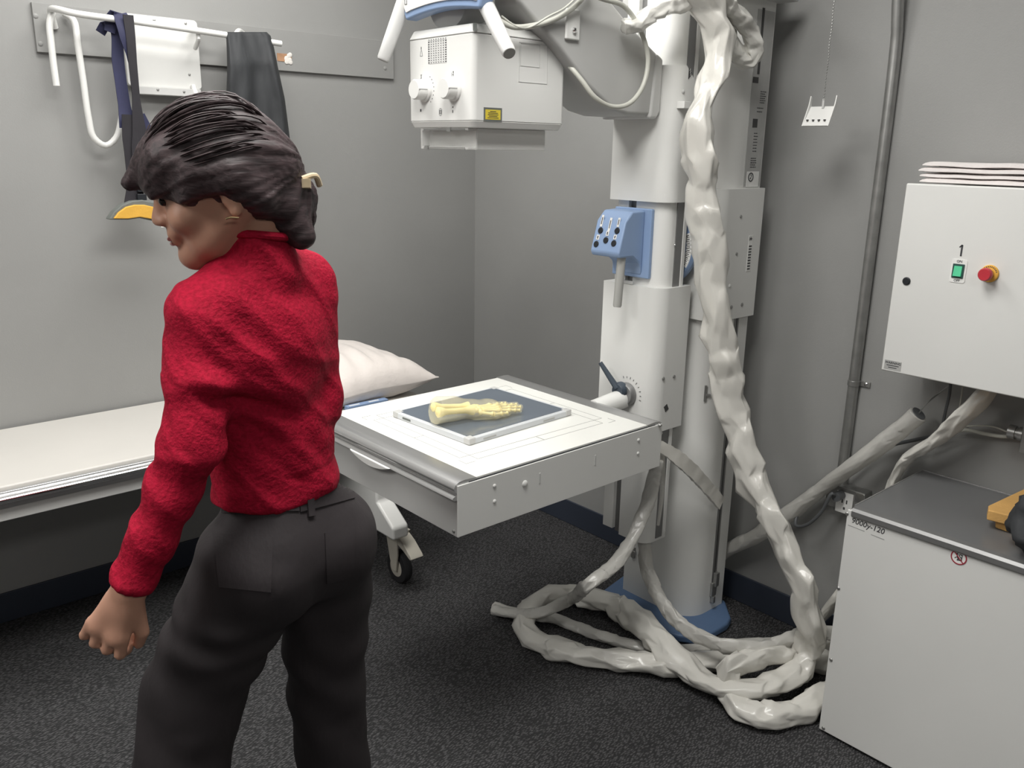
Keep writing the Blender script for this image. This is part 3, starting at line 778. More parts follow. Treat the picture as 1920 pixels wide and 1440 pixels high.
for (px, py, sl) in ((783, 168, 1), (838, 166, 0)):
    c_ = on(px, py, 'x', -1.125); c_.x = cx0
    c_ = on(px+14, py+1, 'x', cx0)
    kn = MB().cyl(c_, c_+Vector((-.008, 0, 0)), .0275, n=36, prof=[(.0275, 0), (.0275, .6), (.024, 1)]); kn.cyl(c_+Vector((-.008, 0, 0)), c_+Vector((-.034, 0, 0)), .0235, n=36, prof=[(.0235, 0), (.0235, .85), (.021, 1)])
    kk = kn.build('knob', 'white_plastic', th, ang=30)
    mb = MB(); mb.box((c_.x-.034, c_.y-.0238, c_.z-.001), (c_.x-.010, c_.y-.0225, c_.z+.0012)); mb.build('knob_mark', 'grey_ink', kk)
    mb = MB()
    for k in range(8):
        a_ = math.radians(55-k*15); mb2_ = c_+Vector((0, -.036*math.cos(a_), .036*math.sin(a_))); patch(mb, mb2_, .0018, .0025, (-1, 0, 0), .0004)
    if sl: mb.build('knob_scale', 'ink', th)
    else:
        mb.bm.free(); mb = MB()
        for dy, dz in ((.024, -.014), (.004, .038), (.006, -.040)): patch(mb, c_+Vector((0, dy, dz)), .003, .003, (-1, 0, 0), .0004)
        mb.build('knob_scale', 'ink', th)
    # small pictograms over and under each knob
    mb = MB(); t0_ = on(790 if sl else 849, 144 if sl else 140, 'x', cx0)
    if sl:
        patch(mb, t0_+Vector((0, 0, .004)), .006, .0012, (-1, 0, 0), .0004); patch(mb, t0_+Vector((0, 0, -.004)), .006, .0012, (-1, 0, 0), .0004); patch(mb, t0_, .002, .006, (-1, 0, 0), .0004)
    else:
        for s_ in (-1, 1): patch(mb, t0_+Vector((0, s_*.003, 0)), .001, .010, (-1, 0, 0), .0004)
        patch(mb, t0_, .004, .001, (-1, 0, 0), .0004)
    b0_ = on(789 if sl else 849, 207 if sl else 209, 'x', cx0)
    patch(mb, b0_, .005 if sl else .0025, .006, (-1, 0, 0), .0004)
    mb.build('knob_symbol', 'ink', th)
# number table
g0 = on(820, 97, 'x', cx0)
mb = MB()
for i in range(8):
    for j in range(10):
        y = g0.y+(.5-i/7)*.066; z = g0.z+(.5-j/9)*.046
        patch(mb, (cx0, y, z), .0046 if i in (0, 7) else .0026, .0026, (-1, 0, 0), .0004)
for i in range(8): patch(mb, (cx0, g0.y+(.5-i/7)*.066, g0.z+.028), .0018, .003, (-1, 0, 0), .0004)
mb.build('distance_chart', 'ink', th)
mb = MB()
for i in range(9): patch(mb, (cx0, g0.y+(.5-i/8)*.072, g0.z), .0005, .052, (-1, 0, 0), .0003)
for j in (0, 10): patch(mb, (cx0, g0.y, g0.z+(.5-j/10)*.052), .072, .0005, (-1, 0, 0), .0003)
mb.build('distance_chart', 'grey_ink', th)
g1 = on(790, 97, 'x', cx0); mb = MB()
patch(mb, g1+Vector((0, 0, .008)), .0022, .006, (-1, 0, 0), .0004)
for s_ in (-1, 1): patch(mb, g1+Vector((0, s_*.003, -.003)), .0008, .014, (-1, 0, 0), .0004, rot=s_*-.25)
patch(mb, g1+Vector((0, 0, -.010)), .010, .0008, (-1, 0, 0), .0004); mb.build('focus_symbol', 'ink', th)
g2 = on(826, 210, 'x', cx0); mb = MB()
for w_, h_ in ((.010, .016), (.0055, .010)):
    for s_ in (-1, 1):
        patch(mb, g2+Vector((0, s_*w_/2, 0)), .0009, h_*.8, (-1, 0, 0), .0004); patch(mb, g2+Vector((0, 0, s_*h_/2)), w_*.7, .0009, (-1, 0, 0), .0004)
for s_ in (-1, 0, 1): patch(mb, g2+Vector((0, 0, s_*.003)), .005, .0009, (-1, 0, 0), .0004)
mb.build('lamp_symbol', 'ink', th)
# yellow laser label
q = on(924, 215, 'y', cy0)
mb = MB(); patch(mb, q, .056, .031, (0, -1, 0), .0006); lb = mb.build('laser_label', 'edge_grey', th)
mb = MB(); patch(mb, q+Vector((0, -.0006, 0)), .046, .022, (0, -1, 0), .0005); mb.build('label_field', 'label_yellow', lb)
mb = MB()
for k, w_ in enumerate((.018, .030, .032, .026, .034)): patch(mb, q+Vector((0, -.0011, .007-.0036*k)), w_, .0014, (0, -1, 0), .0003)
mb.build('label_print', 'ink', lb)
# embossed panel outline
def outline(mb, c, w, h, n, t, wd):
    for s_ in (-1, 1):
        B_ = basis(n); patch(mb, Vector(c)+B_ @ Vector((s_*w/2, 0, 0)), wd, h, n, t); patch(mb, Vector(c)+B_ @ Vector((0, s_*h/2, 0)), w+wd, wd, n, t)
q = on(1000, 119, 'y', cy0); mb = MB(); outline(mb, q, .092, .088, (0, -1, 0), .0008, .0014)
q = on(994, 104, 'y', cy0); outline(mb, q, .062, .050, (0, -1, 0), .0008, .0010); mb.build('access_outline', 'grey_light', th)
# rails and filter box underneath
MB().box((-1.062, -1.30, 1.512), (-.832, -1.13, 1.5615)).build('filter_tray', 'white_plastic', th, bevel=.0015)
mb = MB(); mb.box((-1.092, -1.31, 1.5555), (-1.063, -1.125, 1.5615)); mb.box((-1.092, -1.31, 1.512), (-1.063, -1.125, 1.518)); mb.box((-1.092, -1.128, 1.512), (-1.063, -1.122, 1.5615)); mb.box((-1.068, -1.31, 1.513), (-1.063, -1.125, 1.561))
mb.build('tray_bracket', 'acrylic', th, bevel=.0008)
mb = MB()
for z_ in (1.557, 1.5595, 1.513, 1.5165): mb.box((-1.0935, -1.30, z_-.0006), (-1.092, -1.135, z_+.0006))
mb.box((-1.0955, -1.246, 1.553), (-1.091, -1.232, 1.563)); mb.box((-1.0955, -1.155, 1.510), (-1.091, -1.142, 1.520))
mb.build('tray_rail', 'galvanised', th)
# x-ray tube housing
hx = MB(); hx.cyl((-1.085, -1.21, 1.862), (-.74, -1.21, 1.862), .085, n=48, prof=[(.05, 0), (.078, .03), (.085, .1), (.085, .88), (.078, .97), (.05, 1)])
hx.build('tube_housing', 'tube_grey', th)
MB().cyl((-.94, -1.21, 1.789), (-.94, -1.21, 1.808), .10, n=48, prof=[(.10, 0), (.10, .5), (.085, 1)]).build('swivel_ring', 'grey_light', th)
mb = MB(); q = on(1065, 45, 'y', -1.30); mb.cyl((q.x-.045, -1.26, q.z-.018), (q.x+.01, -1.26, q.z-.018), .026, n=28); mb.build('trunnion', 'grey_light', th)
mb = MB(); q = on(1075, 42, 'y', -1.375); mb.box((q.x-.026, -1.378, q.z-.040), (q.x+.022, -1.370, q.z+.03)); mb.build('trunnion_bracket', 'white_plastic', th, bevel=.004)
screw(on(1076, 57, 'y', -1.378), (0, -1, 0), .007, th, 'chrome', 'bolt', .008)
# control panel with blue bezel
xp = -1.12
zb = on(762, 38, 'x', xp).z
yl = on(748, 5, 'x', xp).y; yr = on(912, 0, 'x', xp).y
def bez(y0, y1, zl, dip, ztop, n=14):
    pts = [(y0+.012, zl+.050)]
    pts.append((y0, zl+.045)); pts.append((y0-.018, zl))
    for k in range(n+1):
        t = k/n; pts.append((y0-.020+(y1+.020-(y0-.020))*t, zl+dip*math.sin(PI*t)))
    pts += [(y1+.018, zl), (y1, zl+.045), (y1, ztop), (y0, ztop)]
    return pts
ya, yb = yl, yr
pf = [(ya, 1.96), (ya, zb+.045), (ya-.026, zb)]
for k in range(1, 14):
    t = k/14; pf.append((ya-.026+(yb+.026-(ya-.026))*t, zb+.012*math.sin(PI*t)))
pf += [(yb+.026, zb), (yb, zb+.045), (yb, 1.96)]
MB().prism(pf, 'x', xp, xp+.035).build('control_bezel', 'blue_plastic', th, bevel=.006, seg=3)
pf2 = [(ya-.012, 1.94), (ya-.012, zb+.048), (ya-.032, zb+.016)]
for k in range(1, 14):
    t = k/14; pf2.append((ya-.034+(yb+.034-(ya-.034))*t, zb+.018+.010*math.sin(PI*t)))
pf2 += [(yb+.032, zb+.016), (yb+.012, zb+.048), (yb+.012, 1.94)]
MB().prism(pf2, 'x', xp-.003, xp+.001).build('control_panel', 'white_plastic', th, bevel=.001)
mb = MB(); q = on(761, 4, 'x', xp-.003); outline(mb, q+Vector((0, 0, .006)), .008, .022, (-1, 0, 0), .0006, .0012); mb.build('panel_symbol', 'ink', th)
# handles
for (a_, b_) in (((955, 100), (893, -28)), ((718, 113), (768, -25))):
    X_ = -1.10 if a_[0] > 900 else -1.13
    p0 = on(*a_, 'x', X_-.03); p1 = on(*b_, 'x', X_+.03)
    MB().cyl(p1, p0, .0165, n=30, prof=[(.019, 0), (.0165, .7), (.0155, .975), (.0135, 1)]).build('handle', 'grey_plastic' if False else 'grey_light', th)
    MB().cyl(p0, p0+(p0-p1).normalized()*.001, .0128, n=24).build('handle_cap', 'grey_plastic', th)
MB().box((-1.10, ya-.01, 1.86), (-1.03, yb+.01, 1.93)).build('panel_mount', 'tube_grey', th, bevel=.004)

# ------------------------------------------------------------------ hoses and cables
def hose(name, pts, r, m, label, cat='cable sleeve', seed=0, amp=.35, flat=.72, pinch=(), group=None, fr=1.0, endopen=False, taper=0):
    """crumpled vinyl sleeve: irregular facets and folded ridges along a sagging path"""
    rnd = random.Random(seed*17+3)
    P = spline(pts, .004); cum = [0]
    for i in range(1, len(P)): cum.append(cum[-1]+(P[i]-P[i-1]).length)
    Lt_ = cum[-1]; n = 11; sp = r*.72/fr
    T = [(P[min(i+1, len(P)-1)]-P[max(i-1, 0)]).normalized() for i in range(len(P))]
    up = Vector((0, 0, 1)) if abs(T[0].z) < .9 else Vector((1, 0, 0))
    N_ = [(up-T[0]*up.dot(T[0])).normalized()]
    for i in range(1, len(P)): N_.append((N_[-1]-T[i]*N_[-1].dot(T[i])).normalized())
    def frame(L):
        L = min(max(L, 0), Lt_-1e-6)
        import bisect
        i = min(len(P)-2, max(0, bisect.bisect_right(cum, L)-1)); f = (L-cum[i])/max(1e-9, cum[i+1]-cum[i])
        nn = N_[i].lerp(N_[i+1], f).normalized(); return P[i].lerp(P[i+1], f), nn, T[i].cross(nn)
    mb = MB(); rings = []; L = 0; par = 0; zig = 0
    while True:
        t = L/Lt_
        tw = 1.2*noise.noise(Vector((L*2.0, seed*9.1, 0)))
        fl = flat+.18*noise.noise(Vector((L*4, seed*5.3, 3)))
        rr = r*(1.03+.09*noise.noise(Vector((L*6*fr, seed*3.3, 9))))
        if taper and t > .40: rr *= 1-taper*min(1, (t-.40)/.12)
        for (c_, w_, d_) in pinch: rr *= 1-d_*math.exp(-((t-c_)/w_)**2)
        off = r*amp*.30*noise.noise(Vector((L*14*fr, seed*2.7, 5)))
        fold = par % 2
        ring = []
        for k in range(n):
            a_ = 2*PI*(k+.5*fold)/n
            local = noise.noise(Vector((math.cos(a_)*1.1, math.sin(a_)*1.1, L*16*fr+seed*7)))
            kk = 1+amp*(.55*local+(.07 if fold else -.07)*(.2+1.6*max(0, noise.noise(Vector((math.cos(a_), math.sin(a_), L*7*fr+seed*11)))+.3))+rnd.uniform(-.11, .11))
            ax = sp*rnd.uniform(-.35, .35)*min(1, amp*2)+sp*.9*noise.noise(Vector((math.cos(a_)*1.3+9, math.sin(a_)*1.3, L*8+seed)))
            c_, nn, bi = frame(L+(ax if 0 < t < .995 else 0))
            u, v = rr*kk*math.cos(a_)+off, rr*kk*fl*math.sin(a_)
            c2, s2 = math.cos(tw), math.sin(tw)
            p = c_+bi*(u*c2-v*s2)+nn*(u*s2+v*c2)
            ring.append(mb.bm.verts.new(p))
        rings.append((ring, fold)); par += 1
        if L >= Lt_: break
        L = min(Lt_, L+sp*rnd.uniform(.6, 1.6)) if L < Lt_-sp*.4 else Lt_
    for (a_, fa), (b_, fb) in zip(rings, rings[1:]):
        for k in range(n):
            k1 = (k+1) % n
            if fa == 0:
                mb.bm.faces.new((a_[k], a_[k1], b_[k])); mb.bm.faces.new((a_[k1], b_[k1], b_[k]))
            else:
                mb.bm.faces.new((a_[k], a_[k1], b_[k1])); mb.bm.faces.new((a_[k], b_[k1], b_[k]))
    mb.bm.faces.new(rings[0][0][::-1]); mb.bm.faces.new(rings[-1][0])
    cl = mb.bm.edges.layers.float.get('crease_edge') or mb.bm.edges.layers.float.new('crease_edge')
    for e in mb.bm.edges: e[cl] = rnd.choice((0, .3, .6, .9, 1)) if amp > .3 else rnd.choice((0, 0, 0, .4))
    for v in mb.bm.verts:
        if v.co.z < .002: v.co.z = .002
    o = mb.build(name, m, ang=180, sub=2)
    tag(o, label, cat, group)
    return o
def P3(L): return [on(a_, b_, c_, d) for a_, b_, c_, d in L]
MAIN = P3([(1290, -70, 'y', -1.50), (1310, -20, 'y', -1.50), (1340, 40, 'y', -1.51), (1350, 95, 'y', -1.52), (1338, 145, 'y', -1.52), (1318, 190, 'y', -1.52), (1307, 235, 'y', -1.52), (1312, 290, 'y', -1.53), (1316, 360, 'y', -1.53), (1327, 440, 'y', -1.54),
    (1336, 520, 'y', -1.55), (1346, 610, 'y', -1.56), (1362, 715, 'y', -1.57), (1385, 815, 'y', -1.62), (1418, 915, 'y', -1.69), (1452, 985, 'y', -1.76), (1490, 1060, 'y', -1.84), (1512, 1120, 'y', -1.885), (1520, 1175, 'y', -1.90),
    (1518, 1215, 'z', .12), (1490, 1258, 'z', .07), (1430, 1290, 'z', .055), (1360, 1290, 'z', .05), (1300, 1262, 'z', .05), (1240, 1205, 'z', .085), (1190, 1160, 'z', .075), (1135, 1128, 'z', .05), (1070, 1113, 'z', .045), (1015, 1122, 'z', .042), (982, 1158, 'z', .040),
    (1000, 1195, 'z', .038), (1060, 1218, 'z', .038), (1140, 1232, 'z', .038), (1240, 1246, 'z', .036), (1330, 1240, 'z', .036), (1430, 1222, 'z', .036), (1510, 1216, 'z', .036), (1575, 1222, 'z', .036)])
hose('hose_sleeve', MAIN, .047, 'hose_vinyl', 'thick crumpled white cable sleeve running down the column and coiling on the carpet', seed=1, amp=.92, flat=.70, taper=.17, pinch=((.085, .008, .45), (.30, .006, .3)))
LOOP = P3([(1600, 1282, 'z', .036), (1560, 1298, 'z', .036), (1490, 1335, 'z', .036), (1425, 1345, 'z', .036), (1380, 1318, 'z', .036), (1368, 1286, 'z', .045), (1362, 1250, 'z', .11), (1400, 1238, 'z', .11), (1450, 1228, 'z', .10), (1510, 1238, 'z', .036), (1580, 1248, 'z', .036)])
hose('hose_sleeve', LOOP, .036, 'hose_vinyl', 'short thick white sleeve loop nearest the camera, bulging out from beside the low cabinet', seed=2, amp=.9)
INNER = P3([(1206, 990, 'x', -.40), (1208, 1030, 'x', -.405), (1216, 1075, 'x', -.42), (1240, 1130, 'x', -.46), (1280, 1172, 'z', .14), (1335, 1204, 'z', .13), (1400, 1217, 'z', .125), (1460, 1208, 'z', .12), (1518, 1186, 'z', .125), (1580, 1190, 'z', .12)])
hose('hose_sleeve', INNER, .024, 'hose_thin', 'slimmer wrinkled sleeve dropping from the foot of the mast and curving right', seed=3, amp=.75, fr=1.0)
THIN = P3([(1232, 862, 'y', -1.50), (1226, 900, 'y', -1.50), (1210, 955, 'y', -1.50), (1183, 1015, 'y', -1.51), (1150, 1060, 'y', -1.52), (1105, 1095, 'y', -1.53), (1065, 1125, 'z', .10), (1020, 1146, 'z', .095), (965, 1150, 'z', .045), (925, 1143, 'z', .03)])
hose('hose_sleeve', THIN, .019, 'hose_thin', 'slim grey sleeve sagging from the imaging table corner to a blunt end on the carpet', seed=4, amp=.55, fr=.9)
THIN2 = P3([(926, 1136, 'z', .022), (975, 1150, 'z', .022), (1030, 1158, 'z', .022), (1090, 1178, 'z', .022), (1150, 1200, 'z', .022), (1210, 1214, 'z', .022), (1300, 1216, 'z', .024), (1400, 1205, 'z', .024), (1500, 1206, 'z', .024), (1580, 1224, 'z', .024)])
hose('hose_sleeve', THIN2, .020, 'hose_thin', 'slim grey sleeve lying flat on the carpet in front of the blue base plate', seed=5, amp=.5, fr=.9)
WALLH = P3([(1330, 1052, 'x', -.06), (1370, 1028, 'x', -.06), (1425, 1000, 'x', -.06), (1475, 966, 'x', -.06), (1530, 925, 'x', -.06), (1600, 872, 'x', -.10), (1660, 827, 'x', -.10), (1722, 776, 'x', -.10)])
hose('hose_sleeve', WALLH, .027, 'hose_thin', 'straight grey sleeve rising diagonally along the right wall to an open cut end', seed=6, amp=.32, flat=.85, fr=.7, endopen=True)
mb = MB(); p = WALLH[-1]; d = (WALLH[-1]-WALLH[-2]).normalized()
mb.cyl(p, p+d*.003, .020, n=24); o = mb.build('sleeve_core', 'cable_dark', None); 
tag(o, 'dark cable end showing inside the cut sleeve on the right wall', 'cable')
tag(MB().tube([p, p+d*.03+Vector((0, 0, .012)), on(1760, 738, 'x', -.06), on(1790, 715, 'x', -.06)], .002, 8).build('bare_wire', 'galvanised'), 'thin bare wire leading from the cut sleeve up behind the switch box', 'wire')
BOXH = P3([(1860, 722, 'x', -.14), (1826, 762, 'x', -.14), (1782, 806, 'x', -.12), (1735, 838, 'x', -.10), (1700, 860, 'x', -.08), (1684, 885, 'x', -.07), (1668, 925, 'x', -.06), (1640, 1000, 'x', -.06), (1590, 1090, 'x', -.07), (1556, 1140, 'x', -.07), (1528, 1172, 'x', -.07), (1500, 1190, 'x', -.08)])
hose('hose_sleeve', BOXH, .035, 'hose_vinyl', 'flattened white sleeve falling from under the switch box behind the low cabinet', seed=7, amp=.7, flat=.45)
# flat strap over the column foot
o = MB(); ribbon(o, [(on(1228, 832, 'y', -1.49), .030), (on(1262, 852, 'y', -1.51), .040), (on(1300, 885, 'y', -1.52), .042), (on(1330, 918, 'y', -1.52), .040), (on(1352, 944, 'y', -1.52), .040)], 0, .012, side=(.55, 0, .83))
for v in o.bm.verts: v.co += Vector((1, 1, 1))*.003*noise.noise(v.co*60)
tag(o.build('hose_sleeve', 'hose_vinyl', ang=60), 'short flattened white strap end sticking out from the imaging table corner', 'cable sleeve')
o = MB(); ribbon(o, [(on(1240, 830, 'y', -1.475), .012), (on(1243, 880, 'y', -1.475), .016), (on(1241, 930, 'y', -1.475), .014), (on(1234, 985, 'y', -1.475), .006)], 0, .006)
tag(o.build('tie_strap', 'hose_thin', ang=60), 'narrow grey strap tail hanging down at the imaging table corner', 'strap')
TOP1 = P3([(1168, 52, 'y', -1.40), (1195, 45, 'y', -1.42), (1222, 26, 'y', -1.44), (1250, 12, 'y', -1.46), (1290, 2, 'y', -1.47), (1330, -20, 'y', -1.48)])
hose('hose_sleeve', TOP1, .025, 'hose_clear', 'bright crumpled sleeve reaching from the tube arm across the top of the mast', seed=8, amp=.9, fr=1.2)
TOP2 = P3([(1320, -50, 'y', -1.53), (1360, 0, 'y', -1.54), (1392, 40, 'y', -1.54), (1412, 80, 'y', -1.54), (1408, 112, 'y', -1.53), (1385, 100, 'y', -1.51), (1362, 62, 'y', -1.50), (1340, 10, 'y', -1.50)])
hose('hose_sleeve', TOP2, .027, 'hose_clear', 'shiny clear plastic sleeve folded back at the top right of the column', seed=9, amp=1.0, fr=1.2)
def cable(name, L, r, m, label, n=12):
    o = MB().tube(P3(L), r, n, .01).build(name, m); return tag(o, label, 'cable')
cable('cable', [(935, 38, 'y', -1.36), (960, 50, 'y', -1.37), (1000, 48, 'y', -1.37), (1040, 36, 'y', -1.38), (1075, 14, 'y', -1.39), (1110, -25, 'y', -1.39)], .0065, 'cable_grey', 'thick cream cable curving over the top of the collimator')
cable('cable', [(940, 30, 'y', -1.365), (965, 48, 'y', -1.375), (990, 52, 'y', -1.375), (1030, 30, 'y', -1.395), (1060, 14, 'y', -1.40), (1100, -25, 'y', -1.41)], .0025, 'cable_grey', 'thin cream wire running beside the cable above the collimator')
cable('cable', [(1085, -20, 'y', -1.42), (1130, -2, 'y', -1.42), (1170, 12, 'y', -1.42), (1200, 55, 'y', -1.42), (1215, 110, 'y', -1.42), (1206, 160, 'y', -1.42), (1180, 194, 'y', -1.42), (1148, 200, 'y', -1.41), (1115, 182, 'y', -1.40), (1090, 150, 'y', -1.38), (1066, 122, 'y', -1.35), (1050, 110, 'y', -1.30)], .006, 'cable_grey', 'cream cable hanging in a wide loop beside the tube arm')

# ------------------------------------------------------------------ resin hand phantom  (built with distance fields, see below)
# ------------------------------------------------------------------ right wall fittings
cd_ = thing('electrical_conduit', (-.02, -1.79, .55), 'galvanised metal conduit running up the right wall left of the switch box', 'conduit')
MB().tube([(-.016, -1.793, .55), (-.016, -1.793, 1.2), (-.018, -1.790, 1.83), (-.030, -1.788, 1.90), (-.034, -1.788, 2.2), (-.034, -1.788, ZC)], .0155, 20, .05).build('pipe', 'galvanised', cd_)
MB().cyl((-.016, -1.793, .545), (-.016, -1.793, .575), .019, n=20).build('connector', 'galvanised', cd_)
mb = MB(); q = on(1603, 719, 'x', -.02); mb.cyl((-.016, -1.793, q.z-.008), (-.016, -1.793, q.z+.008), .0175, n=20); mb.box((-.006, -1.838, q.z-.008), (-.0005, -1.79, q.z+.008)); mb.build('strap', 'galvanised', cd_, bevel=.001)
screw((-.006, -1.826, q.z), (-1, 0, 0), .006, cd_, 'chrome')
jb = thing('outlet_box', (-.03, -1.82, .50), 'metal outlet box with a plugged grey cable at the foot of the conduit', 'outlet')
MB().box((-.045, -1.885, .475), (-.001, -1.765, .548)).build('box', 'galvanised', jb, bevel=.003)
MB().box((-.048, -1.852, .468), (-.045, -1.80, .535)).build('outlet_plate', 'label_white', jb, bevel=.001)
mb = MB(); mb.box((-.0485, -1.836, .500), (-.0478, -1.832, .512)); mb.box((-.0485, -1.822, .500), (-.0478, -1.818, .512)); mb.box((-.0485, -1.831, .480), (-.0478, -1.825, .488)); mb.build('socket_slots', 'dark_slot', jb)
MB().box((-.046, -1.884, .515), (-.044, -1.855, .545)).build('bracket', 'chrome', jb, bevel=.001)
pl = thing('power_plug', (-.06, -1.80, .53), 'angled grey power plug and its cord hanging in a loop from the outlet box', 'plug')
MB().cyl((-.048, -1.815, .525), (-.078, -1.812, .523), .014, n=20).build('plug_body', 'cable_dark', pl)
MB().tube([(-.072, -1.81, .523)]+P3([(1560, 925, 'x', -.09), (1540, 960, 'x', -.09), (1510, 985, 'x', -.09), (1492, 985, 'x', -.085), (1497, 962, 'x', -.06), (1530, 930, 'x', -.035), (1590, 890, 'x', -.03), (1650, 843, 'x', -.03), (1720, 824, 'x', -.03), (1790, 812, 'x', -.04)]), .0052, 12).build('cord', 'cable_dark', pl)
jb2 = thing('junction_box', (-.03, -2.27, .80), 'metal junction box at the right edge of the photo below the switch box', 'junction box')
q = on(1925, 818, 'x', -.04)
MB().box((-.05, q.y-.09, q.z-.045), (-.001, q.y+.010, q.z+.055)).build('box', 'galvanised', jb2, bevel=.003)
MB().cyl((-.03, q.y+.01, q.z), (-.03, q.y+.045, q.z), .018, n=20, prof=[(.018, 0), (.018, .3), (.014, .32), (.014, .5), (.018, .52), (.018, 1)]).build('cable_gland', 'galvanised', jb2)
cable('cable', [(1905, 818, 'x', -.03), (1875, 818, 'x', -.03), (1840, 812, 'x', -.035), (1810, 806, 'x', -.04), (1770, 815, 'x', -.05), (1740, 828, 'x', -.05)], .005, 'cable_grey', 'grey cable curving left from the junction box gland')
cable('cable', [(1900, 815, 'x', -.03), (1862, 800, 'x', -.035), (1830, 798, 'x', -.04), (1805, 798, 'x', -.04), (1795, 785, 'x', -.04), (1800, 760, 'x', -.05), (1805, 725, 'x', -.06)], .0022, 'cable_grey', 'thin pale wire rising from the junction box to the switch box')
cable('cable', [(1783, 712, 'x', -.08), (1780, 740, 'x', -.07), (1772, 775, 'x', -.06), (1765, 812, 'x', -.06)], .004, 'cable_dark', 'dark cable hanging straight down under the switch box')

# switch box on the right wall
sb = thing('switch_box', (0, -2.2, .972), 'white wall-mounted electrical switch box with red stop button and green switch', 'electrical box')
XB = -.22
MB().box((XB+.022, -2.44, .978), (-.001, -1.972, 1.444)).build('enclosure', 'white_powder', sb, bevel=.003)
dr = MB().box((XB, -2.448, .971), (XB+.020, -1.960, 1.450)).build('door', 'white_powder', sb, bevel=.004, seg=3)
q = on(1700, 527, 'x', XB); MB().cyl(q, q+Vector((-.004, 0, 0)), .010, n=24, prof=[(.010, 0), (.010, .6), (.008, 1)]).build('door_lock', 'black_plastic', dr)
q = on(1797, 508, 'x', XB); sw = MB().prism(rrect(q.y, q.z, .036, .056, .005), 'x', XB-.0015, XB).build('switch_plate', 'label_white', dr)
MB().box((XB-.004, q.y-.0135, q.z-.017), (XB-.001, q.y+.0135, q.z+.017)).build('switch_frame', 'switch_dark', sw, bevel=.001)
MB().prism([(XB-.004, q.z-.012), (XB-.009, q.z-.012), (XB-.005, q.z+.012), (XB-.004, q.z+.012)], 'y', q.y-.009, q.y+.009).build('rocker', 'switch_green', sw)
text('switch_print', 'ON', .008, (XB-.0015, q.y, q.z+.023), (-1, 0, 0), 'ink', sw); text('switch_print', 'OFF', .008, (XB-.0015, q.y, q.z-.023), (-1, 0, 0), 'ink', sw)
q = on(1803, 470, 'x', XB); mb = MB(); patch(mb, q, .0042, .027, (-1, 0, 0), .0005); patch(mb, q+Vector((0, .0028, .0105)), .0030, .0085, (-1, 0, 0), .0005, rot=-.75); mb.build('number_mark', 'ink', dr)
q = on(1856, 513, 'x', XB)
es = MB().cyl(q, q+Vector((-.005, 0, 0)), .0205, n=36, prof=[(.0205, 0), (.0205, .6), (.019, 1)]).build('stop_ring', 'stop_yellow', dr)
MB().cyl(q+Vector((-.005, 0, 0)), q+Vector((-.020, 0, 0)), .011, n=28).build('button_stem', 'stop_yellow', es)
MB().cyl(q+Vector((-.018, 0, 0)), q+Vector((-.036, 0, 0)), .015, n=32, prof=[(.012, 0), (.0155, .3), (.0155, .75), (.013, 1)]).build('stop_button', 'stop_red', es)
mb = MB()
for k in range(11):
    a_ = math.radians(20+14*k); patch(mb, q+Vector((-.005, -.0165*math.cos(a_), .0165*math.sin(a_))), .002, .003, (-1, 0, 0), .0004, rot=a_-PI/2)
mb.build('ring_print', 'ink', es)
q = on(1674, 685, 'x', XB)
mb = MB(); patch(mb, q, .044, .024, (-1, 0, 0), .0008); wl = mb.build('warning_plate', 'label_grey', dr)
text('plate_print', 'WARNING', .0085, q+Vector((-.0008, 0, .006)), (-1, 0, 0), 'ink', wl)
mb = MB()
for k, w_ in enumerate((.032, .022)): patch(mb, q+Vector((-.0008, 0, -.001-.0055*k)), w_, .002, (-1, 0, 0), .0003)
mb.build('plate_print', 'ink', wl)
MB().cyl((-.10, -2.10, .978), (-.10, -2.10, .966), .035, n=28).build('bottom_gland', 'grey_light', sb)
# towels on top: each folded towel its own thing
for k in range(4):
    mb = MB(); z0 = 1.4515+k*.0128
    bm = mb.bm; NX, NY = 12, 44; top, bot = [], []
    xs0, xs1 = -.205+.004*(k % 2), -.02; ys0, ys1 = -2.43, -1.982+.003*((k*7) % 3-1)
    for i in range(NX+1):
        rt, rb = [], []
        for j in range(NY+1):
            x = xs0+(xs1-xs0)*i/NX; y = ys0+(ys1-ys0)*j/NY
            wv = .0022*noise.noise(Vector((x*14, y*14, k)))
            ed = .004*(max(0, 1-(i/NX)/.08)+max(0, (i/NX-.92)/.08)+max(0, 1-(1-j/NY)/.03))
            rt.append(bm.verts.new((x, y, z0+.0118-ed*.8+wv))); rb.append(bm.verts.new((x, y, z0+.0002+min(.003, ed*.6)+wv*(0 if k == 0 else 1))))
        top.append(rt); bot.append(rb)
    for R_ in (top, bot):
        for a_, b_ in zip(R_, R_[1:]):
            for j in range(NY): bm.faces.new((a_[j], a_[j+1], b_[j+1], b_[j]))
    for j in range(NY):
        bm.faces.new((top[0][j], top[0][j+1], bot[0][j+1], bot[0][j])); bm.faces.new((top[-1][j], top[-1][j+1], bot[-1][j+1], bot[-1][j]))
    for i in range(NX):
        bm.faces.new((top[i][0], top[i+1][0], bot[i+1][0], bot[i][0])); bm.faces.new((top[i][-1], top[i+1][-1], bot[i+1][-1], bot[i][-1]))
    lab = ['bottom', 'second from bottom', 'second from top', 'topmost'][k]
    tag(mb.build('folded_towel', 'paper_towel', ang=60), f'folded off-white towel on the switch box, {lab} of the stack of four', 'towel', 'towels stacked on the switch box')

